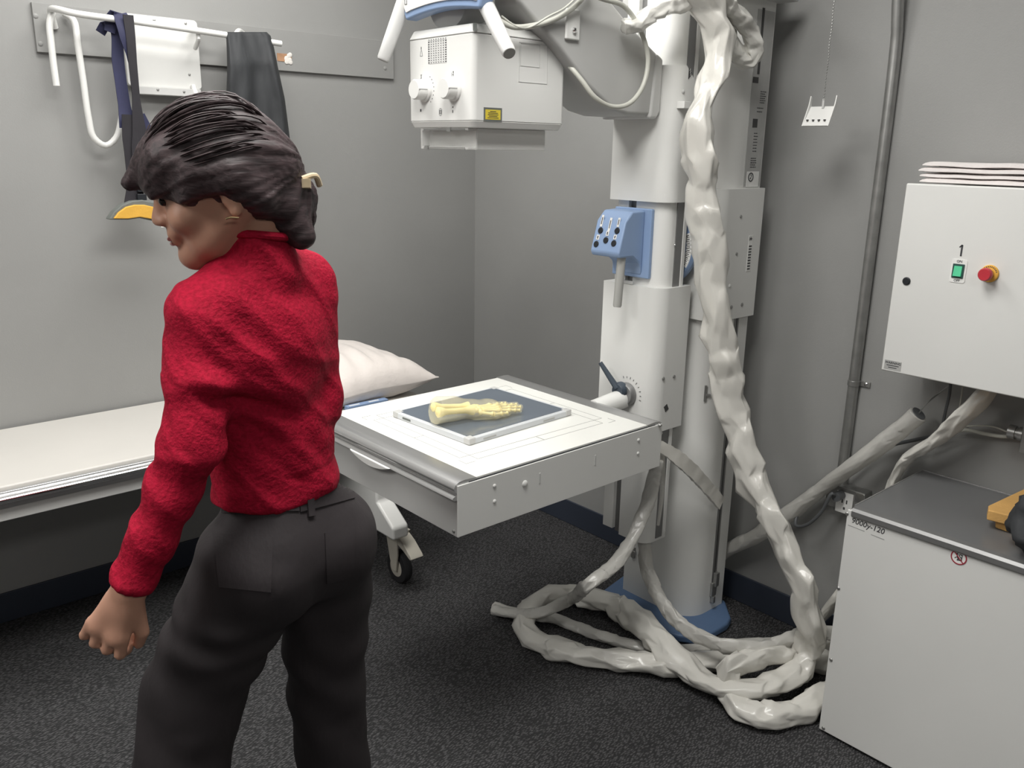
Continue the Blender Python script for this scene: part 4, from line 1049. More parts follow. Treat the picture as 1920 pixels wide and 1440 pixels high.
# hanging bracket on a bead chain
hb = thing('hanging_bracket', (-.2, -1.70, 1.587), 'small white bracket with four holes hanging on a bead chain before the right wall', 'bracket')
zc0, zc1 = 1.588, 1.637
MB().prism([(-.228, zc0), (-.225, zc0-.002), (-.190, zc1), (-.193, zc1+.001)], 'y', -1.736, -1.664).build('back_plate', 'white_plastic', hb)
for y in (-1.738, -1.664):
    MB().prism([(-.228, zc0-.001), (-.19, zc1-.004), (-.192, zc1+.026), (-.197, zc1+.028), (-.203, zc1+.004)], 'y', y, y+.003).build('side_arm', 'white_plastic', hb, bevel=.0005)
mb = MB()
for k in range(4): mb.box((-.2245, -1.725+k*.0165, 1.600), (-.2185, -1.721+k*.0165, 1.604))
mb.build('holes', 'dark_slot', hb)
MB().box((-.199, -1.704, zc1-.004), (-.196, -1.698, zc1+.02)).build('tab', 'grey_light', hb)
mb = MB(); z = zc1+.018; 
while z < ZC:
    g = bmesh.ops.create_icosphere(mb.bm, subdivisions=1, radius=.0022)
    for v in g['verts']: v.co += Vector((-.1975+.0006*math.sin(z*90), -1.701+.0006*math.cos(z*70), z))
    z += .0075
mb.cyl((-.1975, -1.701, zc1+.015), (-.1975, -1.701, ZC), .0006, n=6)
mb.build('bead_chain', 'galvanised', hb)

# ------------------------------------------------------------------ low generator cabinet
gc = thing('generator_cabinet', (-.22, -2.4, 0), 'low white generator cabinet with dark glass lid on the carpet at right', 'cabinet')
gx0, gx1, gy0, gy1, gz = -.432, -.032, -2.66, -2.020, .655
MB().box((gx0+.004, gy0, .012), (gx1, gy1-.001, gz-.004)).build('body', 'white_powder', gc, bevel=.002)
MB().box((gx0-.0015, gy0-.01, .010), (gx0+.0035, gy1, gz)).build('side_panel', 'white_powder', gc, bevel=.002)
for x in (gx0+.03, gx1-.05):
    for y in (gy0+.04, gy1-.06): MB().cyl((x, y, .0005), (x, y, .012), .015, n=16).build('foot', 'rubber', gc)
MB().box((gx0+.012, gy0+.01, gz-.004), (gx1, gy1-.010, gz+.010)).build('lid', 'lid_glass', gc, bevel=.002)
ef = MB().prism([(gx0-.006, gz-.014), (gx0-.009, gz-.010), (gx0-.009, gz+.002), (gx0-.004, gz+.009), (gx0+.012, gz+.0112), (gx0+.012, gz-.004), (gx0-.0016, gz-.005), (gx0-.0016, gz-.014)], 'y', gy0+.0, gy1-.014).build('front_trim', 'dark_aluminium', gc)
MB().box((gx0+.012, gy1-.0125, gz-.004), (gx1, gy1-.0095, gz+.0112)).build('edge_trim', 'aluminium', gc)
MB().box((gx1-.002, gy0+.01, gz-.004), (gx1+.001, gy1-.01, gz+.0115)).build('edge_trim', 'aluminium', gc)
for px, py in ((1588, 963), (1572, 1103), (1558, 1237), (1544, 1365)):
    screw(on(px, py, 'x', gx0-.0015), (-1, 0, 0), .0048, gc, 'galvanised')
xf_ = gx0-.0015
text('handwritten_number', '9000y-120', .020, on(1627, 986, 'x', xf_), (-1, 0, 0), 'ink', gc, shear=.15, rot=-.03)
mb = MB(); q = on(1627, 986, 'x', xf_)
for (dx, dz, w_) in ((.028, -.016, .044), (-.028, -.020, .034)): patch(mb, q+Vector((0, dx, dz)), w_, .0016, (-1, 0, 0), .0004, rot=-.04)
mb.build('small_print', 'grey_ink', gc)
mb = MB(); q2 = on(1633, 973, 'x', xf_); patch(mb, q2, .05, .006, (-1, 0, 0), .0004); mb.build('small_print', 'label_grey', gc)
mb = MB(); ring(mb, on(1612, 968, 'x', xf_), (-1, 0, 0), .0085, .0012, .0004, 24); mb.build('small_print', 'grey_ink', gc)
q = on(1798, 1045, 'x', xf_)
mb = MB(); mb.cyl(q, q+Vector((-.0006, 0, 0)), .0175, n=36); sg = mb.build('warning_sign', 'label_white', gc)
mb = MB(); ring(mb, q+Vector((-.0006, 0, 0)), (-1, 0, 0), .0178, .0026, .0006, 40); patch(mb, q+Vector((-.0014, 0, 0)), .033, .0022, (-1, 0, 0), .0004, rot=-PI/4); mb.build('prohibition_ring', 'red_ink', sg)
mb = MB()
for (a_, b_, w_, h_, r_) in ((.0045, .0075, .0035, .0035, 0), (.003, .001, .0028, .010, .35), (.0065, -.002, .006, .0016, .8), (-.0005, -.0065, .008, .0018, 0), (.001, -.005, .002, .007, -.4), (-.0065, .001, .0022, .014, 0), (-.004, .0075, .006, .002, 0), (-.0035, -.006, .007, .002, 0), (-.002, .003, .002, .010, .7)):
    patch(mb, q+Vector((-.0006, a_, b_)), w_, h_, (-1, 0, 0), .0005, rot=r_)
mb.build('sign_figure', 'ink', sg)
# foam wedges and black bag
def foamblock(pts, z0, z1, lab):
    q = [on(a_, b_, 'z', z0) for a_, b_ in pts]
    o = MB().prism([(v.x, v.y) for v in q], 'z', z0, z1).build('foam_wedge', 'foam', bevel=.003); tag(o, lab, 'foam block', 'foam blocks on the low cabinet')
zl = gz+.011
foamblock([(1866, 990), (1866, 975), (1920, 992), (1960, 985), (1960, 1010), (1912, 1006)], zl, zl+.022, 'orange foam block lying under the other one on the dark glass lid')
foamblock([(1850, 975), (1850, 966), (1935, 925), (1975, 935), (1975, 975), (1900, 988)], zl+.0225, zl+.048, 'upper orange foam wedge at the right edge of the photo')
def blob_bag():
    mb = MB(); mb.ball((0, 0, 0), 1, n=24)
    c_ = on(1935, 985, 'z', zl+.09); c_ = Vector((-.33, c_.y-.02, zl+.075))
    for v in mb.bm.verts:
        d = v.co.copy(); k = 1+.22*noise.noise(d*2.2)+.12*noise.noise(d*6)
        v.co = c_+Vector((d.x*.12*k, d.y*.085*k, d.z*.085*k)); v.co.z = max(zl+.002, v.co.z)
    return mb
qb = on(1945, 990, 'z', zl+.06)
bg = blob_bag().build('fabric_bag', 'garment_black', ang=80)
tag(bg, 'black cloth bag slumped on the low cabinet at the right edge', 'bag')

# ------------------------------------------------------------------ distance-field modelling
class Field:
    def __init__(s, lo, hi, h):
        s.lo = np.array(lo, float); s.h = h; s.n = np.ceil((np.array(hi)-s.lo)/h).astype(int)+1
        s.V = np.full(s.n, .5, np.float32)
    def _sl(s, lo, hi):
        a_ = np.clip(np.floor((np.array(lo)-s.lo)/s.h).astype(int), 0, s.n); b_ = np.clip(np.ceil((np.array(hi)-s.lo)/s.h).astype(int)+1, 0, s.n)
        if np.any(b_ <= a_): return None
        g = np.meshgrid(*[s.lo[i]+s.h*np.arange(a_[i], b_[i]) for i in range(3)], indexing='ij')
        return tuple(slice(a_[i], b_[i]) for i in range(3)), np.stack(g, -1)
    def _mix(s, sl, d, k, sub=False):
        A = s.V[sl]
        if sub:
            s.V[sl] = np.maximum(A, -d); return
        if k <= 0: s.V[sl] = np.minimum(A, d); return
        hh = np.clip(.5+.5*(A-d)/k, 0, 1)
        s.V[sl] = A*(1-hh)+d*hh-k*hh*(1-hh)
    def cone(s, a_, b_, ra, rb, k=.02, thin=None, q=1.0, sub=False):
        a_ = np.array(a_, float); b_ = np.array(b_, float); m_ = max(ra, rb)*1.05+k*1.5+3*s.h
        r = s._sl(np.minimum(a_, b_)-m_, np.maximum(a_, b_)+m_)
        if r is None: return s
        sl, P_ = r; P_ = P_-a_; ab = b_-a_
        if thin is not None:
            n_ = np.array(thin, float); n_ /= np.linalg.norm(n_); P_ = P_+n_*((P_@n_)*(1/q-1))[..., None]
        t = np.clip((P_@ab)/max(1e-9, ab@ab), 0, 1)
        d = np.linalg.norm(P_-t[..., None]*ab, axis=-1)-(ra+(rb-ra)*t)
        s._mix(sl, d*(min(1, q)**.5), k, sub); return s
    def ell(s, c, rad, ax=None, k=.02, sub=False):
        c = np.array(c, float); rad = np.array(rad, float); m_ = rad.max()+k*1.5+3*s.h
        r = s._sl(c-m_, c+m_)
        if r is None: return s
        sl, P_ = r; P_ = P_-c
        if ax is not None: P_ = P_@np.array(ax, float).T
        k0 = np.linalg.norm(P_/rad, axis=-1); k1 = np.linalg.norm(P_/rad**2, axis=-1)+1e-9
        s._mix(sl, k0*(k0-1)/k1, k, sub); return s
    def mesh(s, iso=0):
        V = s.V-iso; n = s.n; ins = V < 0
        c = np.zeros(n-1, np.int8)
        for dx in (0, 1):
            for dy in (0, 1):
                for dz in (0, 1): c += ins[dx:n[0]-1+dx, dy:n[1]-1+dy, dz:n[2]-1+dz]
        idx = np.argwhere((c > 0) & (c < 8)); N = len(idx)
        ids = -np.ones(n-1, np.int32); ids[tuple(idx.T)] = np.arange(N)
        acc = np.zeros((N, 3)); cnt = np.zeros(N)
        cor = [np.array(q) for q in ((0, 0, 0), (1, 0, 0), (0, 1, 0), (1, 1, 0), (0, 0, 1), (1, 0, 1), (0, 1, 1), (1, 1, 1))]
        for i in range(8):
            for j in range(i+1, 8):
                if abs(cor[i]-cor[j]).sum() != 1: continue
                va = V[tuple((idx+cor[i]).T)]; vb = V[tuple((idx+cor[j]).T)]
                x = (va < 0) != (vb < 0); t = np.where(x, va/np.where(x, va-vb, 1), 0)
                acc += np.where(x[:, None], cor[i]+(cor[j]-cor[i])*t[:, None], 0); cnt += x
        co = s.lo+s.h*(idx+acc/cnt[:, None])
        faces = []
        for ax in range(3):
            o1, o2 = [(1, 2), (2, 0), (0, 1)][ax]
            sl0 = [slice(None)]*3; sl1 = [slice(None)]*3; sl0[ax] = slice(0, n[ax]-1); sl1[ax] = slice(1, n[ax])
            A = ins[tuple(sl0)]; B = ins[tuple(sl1)]
            E = np.argwhere(A != B)
            E = E[(E[:, o1] > 0) & (E[:, o2] > 0) & (E[:, o1] < n[o1]-1) & (E[:, o2] < n[o2]-1)]
            e1 = np.zeros(3, int); e1[o1] = 1; e2 = np.zeros(3, int); e2[o2] = 1
            q = np.stack([ids[tuple((E-a_).T)] for a_ in (e1+e2, e2, 0*e1, e1)], 1)
            fl = A[tuple(E.T)]
            q[~fl] = q[~fl][:, ::-1]
            faces.append(q)
        return co, np.concatenate(faces)
def fbuild(name, co, F, m, parent=None, disp=None, smooth=2):
    me = bpy.data.meshes.new(name)
    me.from_pydata(co.tolist(), [], F.tolist()); me.update()
    bm = bmesh.new(); bm.from_mesh(me)
    for _ in range(smooth): bmesh.ops.smooth_vert(bm, verts=bm.verts, factor=.5, use_axis_x=True, use_axis_y=True, use_axis_z=True)
    bm.normal_update()
    if disp:
        D = [v.normal*disp(v.co, v.normal) for v in bm.verts]
        for v, d in zip(bm.verts, D): v.co += d
    for f in bm.faces: f.smooth = True
    bm.to_mesh(me); bm.free()
    co_ = np.array([v.co for v in me.vertices]); c_ = Vector((co_.min(0)+co_.max(0))/2)
    me.transform(Matrix.Translation(-c_)); me.materials.append(MT[m])
    return link(name, me, parent, c_)

# resin hand: forearm stub and flat hand reaching right
def phantom():
    zc = ZT+.018
    S0 = on(812, 770, 'z', zc+.040); W = on(885, 768, 'z', zc+.024)
    d = (W-S0); d.z = 0; d.normalize(); s_ = Vector((-d.y, d.x, 0)); up = Vector((0, 0, 1))
    def L(u, v, z): return S0+d*u+s_*v+up*(z-(zc+.040)+0)  # z absolute offset handled below
    def A(u, v, h): return Vector((S0.x, S0.y, zc))+d*u+s_*v+up*h
    f = Field(A(-.04, -.10, -.02) - Vector((.12, .12, 0)), A(.33, .10, .12)+Vector((.12, .12, 0)), .0028)
    f.cone(A(0, 0, .040), A(.06, 0, .036), .039, .034, .0, up, .95)
    f.cone(A(.06, 0, .036), A(.115, 0, .027), .034, .0285, .01, up, .85)
    f.cone(A(.115, 0, .025), A(.165, .0, .022), .033, .040, .02, up, .55)
    tips = [(-.031, .246, -.040, .0078), (-.011, .265, -.016, .0082), (.011, .268, .009, .0082), (.031, .248, .033, .0075)]
    for v0, ut, vt, r in tips: f.cone(A(.160, v0*.9, .018), A(ut, vt, .0125), .0112, r, .003)
    f.cone(A(.115, -.028, .018), A(.165, -.046, .015), .015, .012, .012); f.cone(A(.165, -.046, .015), A(.205, -.043, .0125), .012, .0095, .004)
    # flat cut at the forearm end
    sl, P_ = f._sl(f.lo, f.lo+f.h*(f.n-1)); 
    pl_ = -( (P_-np.array(A(-.002, 0, 0)))@np.array(d-up*.22) )
    f.V[sl] = np.maximum(f.V[sl], pl_)
    ph = thing('hand_phantom', tuple(A(.12, 0, 0)), 'clear yellow resin hand with bones inside lying on the cassette', 'anatomical model')
    co, F_ = f.mesh(); fbuild('resin_hand', co, F_, 'resin', ph)
    mb = MB()
    def bone(a_, b_, r, e=1.7):
        mb.cyl(A(*a_), A(*b_), r, n=14, prof=[(r*.6, 0), (r*e, .05), (r*e*.9, .14), (r, .25), (r*.9, .5), (r, .78), (r*e*.9, .9), (r*e, .96), (r*.5, 1)])
    bone((.002, .014, .046), (.118, .013, .030), .0075); bone((.002, -.012, .038), (.118, -.012, .027), .0085)
    for i, (v0, ut, vt, r) in enumerate(tips):
        a_ = Vector((.140, v0*.55, .024)); e_ = Vector((ut, vt, .0125)); b1 = a_.lerp(e_, .46); b2 = a_.lerp(e_, .72); b3 = a_.lerp(e_, .88)
        bone(a_, b1, .0042); bone(b1, b2, .0036); bone(b2, b3, .0032); bone(b3, e_*1.0, .0028)
    bone((.128, -.020, .020), (.160, -.042, .016), .0042); bone((.160, -.042, .016), (.184, -.045, .014), .0038); bone((.184, -.045, .014), (.204, -.043, .0125), .003)
    for u, v, h_ in ((.122, .012, .026), (.124, -.002, .028), (.122, -.016, .026), (.134, .014, .026), (.136, .003, .027), (.134, -.009, .026), (.131, -.020, .022)):
        mb.ball(A(u, v, h_), .0072, n=8)
    mb.build('hand_bones', 'bone', ph, ang=60)
phantom()

# ------------------------------------------------------------------ person
pe = thing('person', tuple(at(545, 985, 1.45).xy)+(0,), 'person in red knit sweater and dark trousers walking left with head turned down', 'person')
U3 = Vector((0, 0, 1))
pelv = at(540, 1000, 1.45)
az = Vector((pelv.x-CAM[0], pelv.y-CAM[1], 0)).normalized(); lf = Vector((-az.y, az.x, 0))
def facing(deg): a_ = math.radians(deg); return az*math.cos(a_)+lf*math.sin(a_)
Fh, Ft = facing(36), facing(46)
Lh, Lt = Vector((-Fh.y, Fh.x, 0)), Vector((-Ft.y, Ft.x, 0))
waist = at(512, 850, 1.45); chest = at(470, 640, 1.43); nb = at(478, 470, 1.43)
shL = at(384, 588, 1.365); shR = at(560, 535, 1.52)
elL = at(362, 830, 1.31); wrL = at(243, 1105, 1.30)
elR = at(585, 745, 1.50); wrR = at(470, 850, 1.72)
hipL = pelv+Lh*.078-U3*.03; hipR = pelv-Lh*.078-U3*.03
knL = at(366, 1290, 1.42); anL = at(310, 1640, 1.40)
knR = at(612, 1290, 1.50); anR = at(648, 1640, 1.50)
scF = (anL.z-.09)
def foot_z(p, z): return Vector((p.x, p.y, z))
anL = foot_z(knL.lerp(anL, (knL.z-.09)/(knL.z-anL.z)), .09); anR = foot_z(knR.lerp(anR, (knR.z-.09)/(knR.z-anR.z)), .09)

# head frame: face toward photo left, tilted down
hc = at(405, 325, 1.42)
fh0 = (lf*math.cos(math.radians(4))-az*math.sin(math.radians(2))).normalized(); pit = math.radians(17)
hu = (fh0*math.cos(pit)-U3*math.sin(pit)).normalized(); hw_ = (U3*math.cos(pit)+fh0*math.sin(pit)).normalized(); hv = hw_.cross(hu).normalized()
def Hd(u, v, w): return hc+hu*u+hv*v+hw_*w
HA = np.array([hu, hv, hw_])

lo = np.array([min(p[i] for p in (anL, anR, wrL, shR, hc, elR, wrR, knL)) for i in range(3)])-.22; hi = np.array([max(p[i] for p in (anL, anR, wrL, shR, hc, elR, wrR)) for i in range(3)])+.22
lo[2] = -.01
f = Field(lo, hi, .0042)
# torso core, arms, legs under the clothes
f.cone(pelv, waist, .105, .095, .03, Fh, .75); f.cone(waist, chest, .09, .105, .03, Ft, .72); f.cone(chest, nb-U3*.03, .10, .06, .03, Ft, .7)
for s_, sh, el, wr in ((1, shL, elL, wrL), (-1, shR, elR, wrR)):
    f.cone(nb-U3*.06, sh, .045, .042, .02); f.cone(sh, el, .042, .034, .01); f.cone(el, wr, .034, .0235, .01)
for hp, kn, an in ((hipL, knL, anL), (hipR, knR, anR)):
    f.cone(hp, kn, .078, .050, .02); f.cone(kn, an, .05, .032, .01)
    f.cone(an, an+Fh*.13-U3*.05, .034, .028, .02); f.cone(an, an-Fh*.03-U3*.05, .034, .03, .02)
# neck and head
f.cone(nb-U3*.02, Hd(-.035, 0, -.06), .056, .050, .02)
f.ell(Hd(-.012, 0, .012), (.096, .074, .088), HA, .02)
f.ell(Hd(.030, 0, -.045), (.058, .056, .070), HA, .03)
f.cone(Hd(.045, .028, -.088), Hd(.072, 0, -.108), .022, .017, .02); f.cone(Hd(.045, -.028, -.088), Hd(.072, 0, -.108), .022, .017, .02)
f.cone(Hd(-.02, .055, -.055), Hd(.045, .030, -.090), .018, .020, .02); f.cone(Hd(-.02, -.055, -.055), Hd(.045, -.030, -.090), .018, .020, .02)
f.ell(Hd(.072, 0, .004), (.022, .05, .020), HA, .02)          # brow
for s_ in (-1, 1):
    f.ell(Hd(.090, s_*.030, -.018), (.012, .015, .011), HA, sub=True) if False else None
    f.ell(Hd(.066, s_*.038, -.048), (.022, .022, .020), HA, .02)  # cheeks
    f.ell(Hd(-.012, s_*.076, -.032), (.018, .008, .028), HA, .006)  # ears
    f.ell(Hd(-.008, s_*.078, -.057), (.008, .006, .009), HA, .004)
f.cone(Hd(.088, 0, -.010), Hd(.104, 0, -.040), .0085, .0105, .012)   # nose
f.ell(Hd(.098, .010, -.044), (.010, .007, .007), HA, .006); f.ell(Hd(.098, -.010, -.044), (.010, .007, .007), HA, .006)
f.ell(Hd(.086, 0, -.066), (.014, .024, .014), HA, .012)
f.cone(Hd(.094, -.015, -.068), Hd(.094, .015, -.068), .0055, .0055, .005); f.cone(Hd(.092, -.013, -.078), Hd(.092, .013, -.078), .0062, .0062, .005)
f.ell(Hd(.080, 0, -.104), (.016, .018, .016), HA, .014)          # chin
# left hand: loose fist, back of the hand outward
fw = (wrL-elL).normalized()
hd = (at(222, 1150, 1.30)-wrL).normalized()
RV = Vector(RM[0]); across = (RV-hd*RV.dot(hd)).normalized(); palmn = hd.cross(across).normalized()
if palmn.dot(az) < 0: palmn = -palmn          # palm normal points away from the viewer
def Hn(u, v, w): return wrL+hd*u+across*v+palmn*w
f.cone(wrL, Hn(.03, 0, 0), .0245, .024, .012, palmn, .75)
f.cone(Hn(.028, -.010, .0), Hn(.072, -.022, 0), .020, .017, .012, palmn, .7); f.cone(Hn(.028, .008, .0), Hn(.074, .012, 0), .020, .018, .012, palmn, .7)
for v0, v1, l, r in ((-.031, -.036, .86, .0078), (-.0135, -.016, .97, .0086), (.0045, .005, 1.0, .0088), (.0225, .026, .95, .0086)):
    a_ = Hn(.070, v0, 0); b_ = Hn(.070+.034*l, v1, .010); c_ = Hn(.070+.036*l, v1, .034); e_ = Hn(.060+.020*l, v1*.95, .044)
    f.cone(a_, b_, r*1.12, r*1.02, .004); f.cone(b_, c_, r*1.0, r*.92, .0025); f.cone(c_, e_, r*.92, r*.8, .0025)
f.cone(Hn(.025, .018, .008), Hn(.060, .040, .018), .0135, .0108, .008); f.cone(Hn(.060, .040, .018), Hn(.085, .040, .030), .0105, .0085, .003)
# right hand, hidden in front of the body
hr = (wrR-elR).normalized()
ar = hr.cross(U3).normalized(); un = hr.cross(ar)
def Hr(u, v, w): return wrR+hr*u+ar*v+un*w
f.cone(wrR, Hr(.075, 0, 0), .025, .033, .01, un, .6)
for k, v0 in enumerate((-.027, -.009, .009, .027)):
    l = (.9, 1, .97, .8)[k]; a_ = Hr(.08, v0, 0); b_ = Hr(.08+.04*l, v0*1.1, .006); c_ = Hr(.08+.065*l, v0*1.1, .022)
    f.cone(a_, b_, .0098, .0088, .004); f.cone(b_, c_, .0088, .0075, .002)
f.cone(Hr(.03, -.03, .004), Hr(.075, -.052, .012), .013, .010, .006)
co, F_ = f.mesh()
body = fbuild('body', co, F_, 'skin', pe, smooth=1)
# eyes, brows, lips
mb = MB()
for s_ in (-1, 1): mb.ball(Hd(.0845, s_*.030, -.016), .0070, n=10)
mb.build('eyes', 'eye_dark', pe)
mb = MB(); mb.tube([Hd(.098, -.018, -.0715), Hd(.1005, 0, -.072), Hd(.098, .018, -.0715)], .0032, 10, .003); mb.tube([Hd(.095, -.014, -.079), Hd(.0985, 0, -.080), Hd(.095, .014, -.079)], .0038, 10, .003)
mb.build('lips', 'lips', pe)

# sweater
g = Field(lo, hi, .0046)
hem = at(520, 905, 1.45)
g.cone(hem, waist, .116, .107, .03, Fh, .80); g.cone(waist, chest, .107, .126, .03, Ft, .76)
g.cone(chest, nb-U3*.055, .126, .078, .04, Ft, .72)
g.cone(chest+Lt*.05, shL-U3*.02-Lt*.03, .080, .062, .03); g.cone(chest-Lt*.06, shR-U3*.03+Lt*.03, .085, .072, .03)
g.cone(nb-U3*.040, shL+U3*.0, .050, .050, .03); g.cone(nb-U3*.045, shR+U3*.002, .052, .055, .03)
g.cone(shL, elL, .055, .047, .02)
g.cone(shR, elR, .060, .052, .025); g.cone(elR, wrR.lerp(elR, .08), .050, .034, .02)
g.cone(nb-U3*.03, nb+U3*.032+lf*.004, .068, .062, .012)       # collar
# cut flat at hem and collar, open the cuffs
sl, P_ = g._sl(g.lo, g.lo+g.h*(g.n-1))
g.V[sl] = np.maximum(g.V[sl], (hem.z-.012)-P_[..., 2])
tl = np.array(wrL-elL)
g.cone(elL, wrL, .047, .031, .008)
tt = np.clip(((P_-np.array(elL))@tl)/(tl@tl), 0, 1.2); da = np.linalg.norm(P_-np.array(elL)-tt[..., None]*tl, axis=-1)-.060
nd = np.array((Hd(-.035, 0, -.06)-nb).normalized())
g.V[sl] = np.maximum(g.V[sl], (P_-np.array(nb+U3*.038))@nd)
wd = tl/np.linalg.norm(tl); g.V[sl] = np.maximum(g.V[sl], np.where(da < 0, (P_-np.array(wrL-(wrL-elL).normalized()*.006))@wd, -1))
co, F_ = g.mesh()
def knit(p, n):
    d = .0035*noise.noise(p*9)+.0018*noise.noise(p*28)
    # drape folds radiating from the armpit and across the forearm
    q = p-(shL-U3*.13); e_ = q.dot(RV); z_ = q.z
    d -= .013*math.exp(-((z_+.55*e_-.03)/.012)**2)*math.exp(-((e_-.055)/.045)**2)
    d += .009*math.exp(-((z_+.55*e_-.06)/.02)**2)*math.exp(-((e_-.05)/.05)**2)
    d += .004*math.sin((z_+.7*e_)*70+3*noise.noise(p*7))*math.exp(-(q.length/.17)**2)
    t = (p-elL).dot((wrL-elL).normalized())
    if (p-elL).length < .32 and t > -.08: d += .0016*math.sin((t-.4*(p-elL).dot(RV))*80+5*noise.noise(p*6))
    z = p.z-hem.z
    if z < .045 and t < .02: d -= .002
    # slanting cable ridges
    s_ = p.dot(RV)*1.0+p.z*.75
    d += .0024*max(0, math.sin(s_*78))**3
    return d
sw_ = fbuild('sweater', co, F_, 'red_knit', pe, knit, smooth=2)
MB().tube([nb+U3*.028+Vector((.062*math.cos(a_), .060*math.sin(a_), .004*math.sin(a_*2))) for a_ in [k*2*PI/24 for k in range(25)]], .007, 10, .01).build('collar_rib', 'red_knit', sw_)

# trousers
t_ = Field(lo, hi, .005)
t_.cone(pelv+U3*.0, hem+U3*.0, .113, .103, .03, Fh, .80)
t_.ell(pelv+Lh*.070-Fh*.052-U3*.035, (.074, .080, .095), np.array([Fh, Lh, U3]), .05); t_.ell(pelv-Lh*.056-Fh*.050-U3*.035, (.074, .080, .095), np.array([Fh, Lh, U3]), .05)
t_.cone(hipL, knL, .098, .086, .025); t_.cone(knL, anL, .086, .080, .01)
t_.cone(hipR, knR, .094, .073, .025); t_.cone(knR, anR, .073, .068, .01)
sl, P_ = t_._sl(t_.lo, t_.lo+t_.h*(t_.n-1))
t_.V[sl] = np.maximum(t_.V[sl], P_[..., 2]-(hem.z+.012)); t_.V[sl] = np.maximum(t_.V[sl], .045-P_[..., 2])
co, F_ = t_.mesh()
def crease(p, n):
    d = .004*noise.noise(p*7)+.0015*noise.noise(p*25)
    h_ = p.z-pelv.z
    d += .0035*math.sin(h_*70+5*noise.noise(p*5))*math.exp(-((h_+.14)/.06)**2)
    d += .003*math.sin((h_*.8+p.dot(RV)*.6)*60+3*noise.noise(p*6))*math.exp(-((h_-.02)/.08)**2)
    for kn in (knL, knR):
        r_ = (p-kn).length; d += .0028*math.sin((p.z*.8+p.dot(RV)*.9)*55+5*noise.noise(p*5))*math.exp(-(r_/.2)**2)
    return d
tr = fbuild('trousers', co, F_, 'charcoal_twill', pe, crease, smooth=2)
# back pockets, belt loops and waistband follow the trouser surface
from mathutils.bvhtree import BVHTree
dg = bpy.context.evaluated_depsgraph_get()
def surf_of(o):
    me = o.data; W = WORLD[o.name]
    return BVHTree.FromPolygons([W @ v.co for v in me.vertices], [tuple(p_.vertices) for p_ in me.polygons])
tb = surf_of(tr)
def patch_on(bvh, pts2d, dh, m, name, parent, off=.0025, res=10):
    """quad patch given by 4 sight points, laid on the surface"""
    mb = MB(); rows = []
    A_, B_, C_, D_ = [Vector(p_) for p_ in pts2d]
    for i in range(res+1):
        row = []
        for j in range(res+1):
            u, v = i/res, j/res
            q_ = A_.lerp(B_, u).lerp(D_.lerp(C_, u), v)
            tgt = at(q_.x, q_.y, dh); o_ = Vector(CAM); d_ = (tgt-o_).normalized()
            hit = bvh.ray_cast(o_, d_)
            if hit[0] is None: row.append(None)
            else:
                n_ = hit[1] if hit[1].dot(d_) < 0 else -hit[1]
                row.append((hit[0]+n_*off, hit[0]-n_*.002))
        rows.append(row)
    T_ = [[None if c_ is None else mb.bm.verts.new(c_[0]) for c_ in r_] for r_ in rows]
    B2 = [[None if c_ is None else mb.bm.verts.new(c_[1]) for c_ in r_] for r_ in rows]
    for i in range(res):
        for j in range(res):
            q_ = [T_[i][j], T_[i+1][j], T_[i+1][j+1], T_[i][j+1]]; q2 = [B2[i][j], B2[i+1][j], B2[i+1][j+1], B2[i][j+1]]
            if None in q_: continue
            mb.bm.faces.new(q_); mb.bm.faces.new(q2[::-1])
    def side(lst, l2):
        for a_, b_, c_, d_ in zip(lst, lst[1:], l2, l2[1:]):
            if None in (a_, b_): continue
            try: mb.bm.faces.new((a_, b_, d_, c_))
            except ValueError: pass
    side([r_[0] for r_ in T_], [r_[0] for r_ in B2]); side([r_[-1] for r_ in T_], [r_[-1] for r_ in B2]); side(T_[0], B2[0]); side(T_[-1], B2[-1])
    return mb.build(name, m, parent, ang=60)
patch_on(tb, [(400, 1000), (512, 1008), (508, 1110), (412, 1100)], 1.45, 'charcoal_twill', 'back_pocket', tr)
patch_on(tb, [(608, 1000), (665, 992), (662, 1080), (612, 1095)], 1.45, 'charcoal_twill', 'back_pocket', tr)
patch_on(tb, [(405, 932), (560, 930), (560, 958), (402, 962)], 1.45, 'charcoal_twill', 'waistband', tr, off=.003)
patch_on(tb, [(572, 926), (584, 924), (588, 968), (576, 970)], 1.45, 'charcoal_twill', 'belt_loop', tr, off=.006, res=5)
patch_on(tb, [(560, 930), (660, 905), (664, 935), (562, 960)], 1.45, 'charcoal_twill', 'waistband', tr, off=.003)
# shoes
for an in (anL, anR):
    sf = Field(np.array(an)-np.array([.2, .2, .1]), np.array(an)+np.array([.2, .2, .1]), .005)
    a0 = Vector((an.x, an.y, 0))
    sf.cone(a0-Fh*.035+U3*.040, a0+Fh*.12+U3*.030, .042, .036, .02); sf.cone(a0+Fh*.12+U3*.030, a0+Fh*.16+U3*.026, .040, .030, .02); sf.cone(a0+U3*.04, a0+U3*.09, .044, .046, .02)
    sl, P_ = sf._sl(sf.lo, sf.lo+sf.h*(sf.n-1)); sf.V[sl] = np.maximum(sf.V[sl], .001-P_[..., 2])
    co, F_ = sf.mesh(); fbuild('shoe', co, F_, 'shoe', pe)

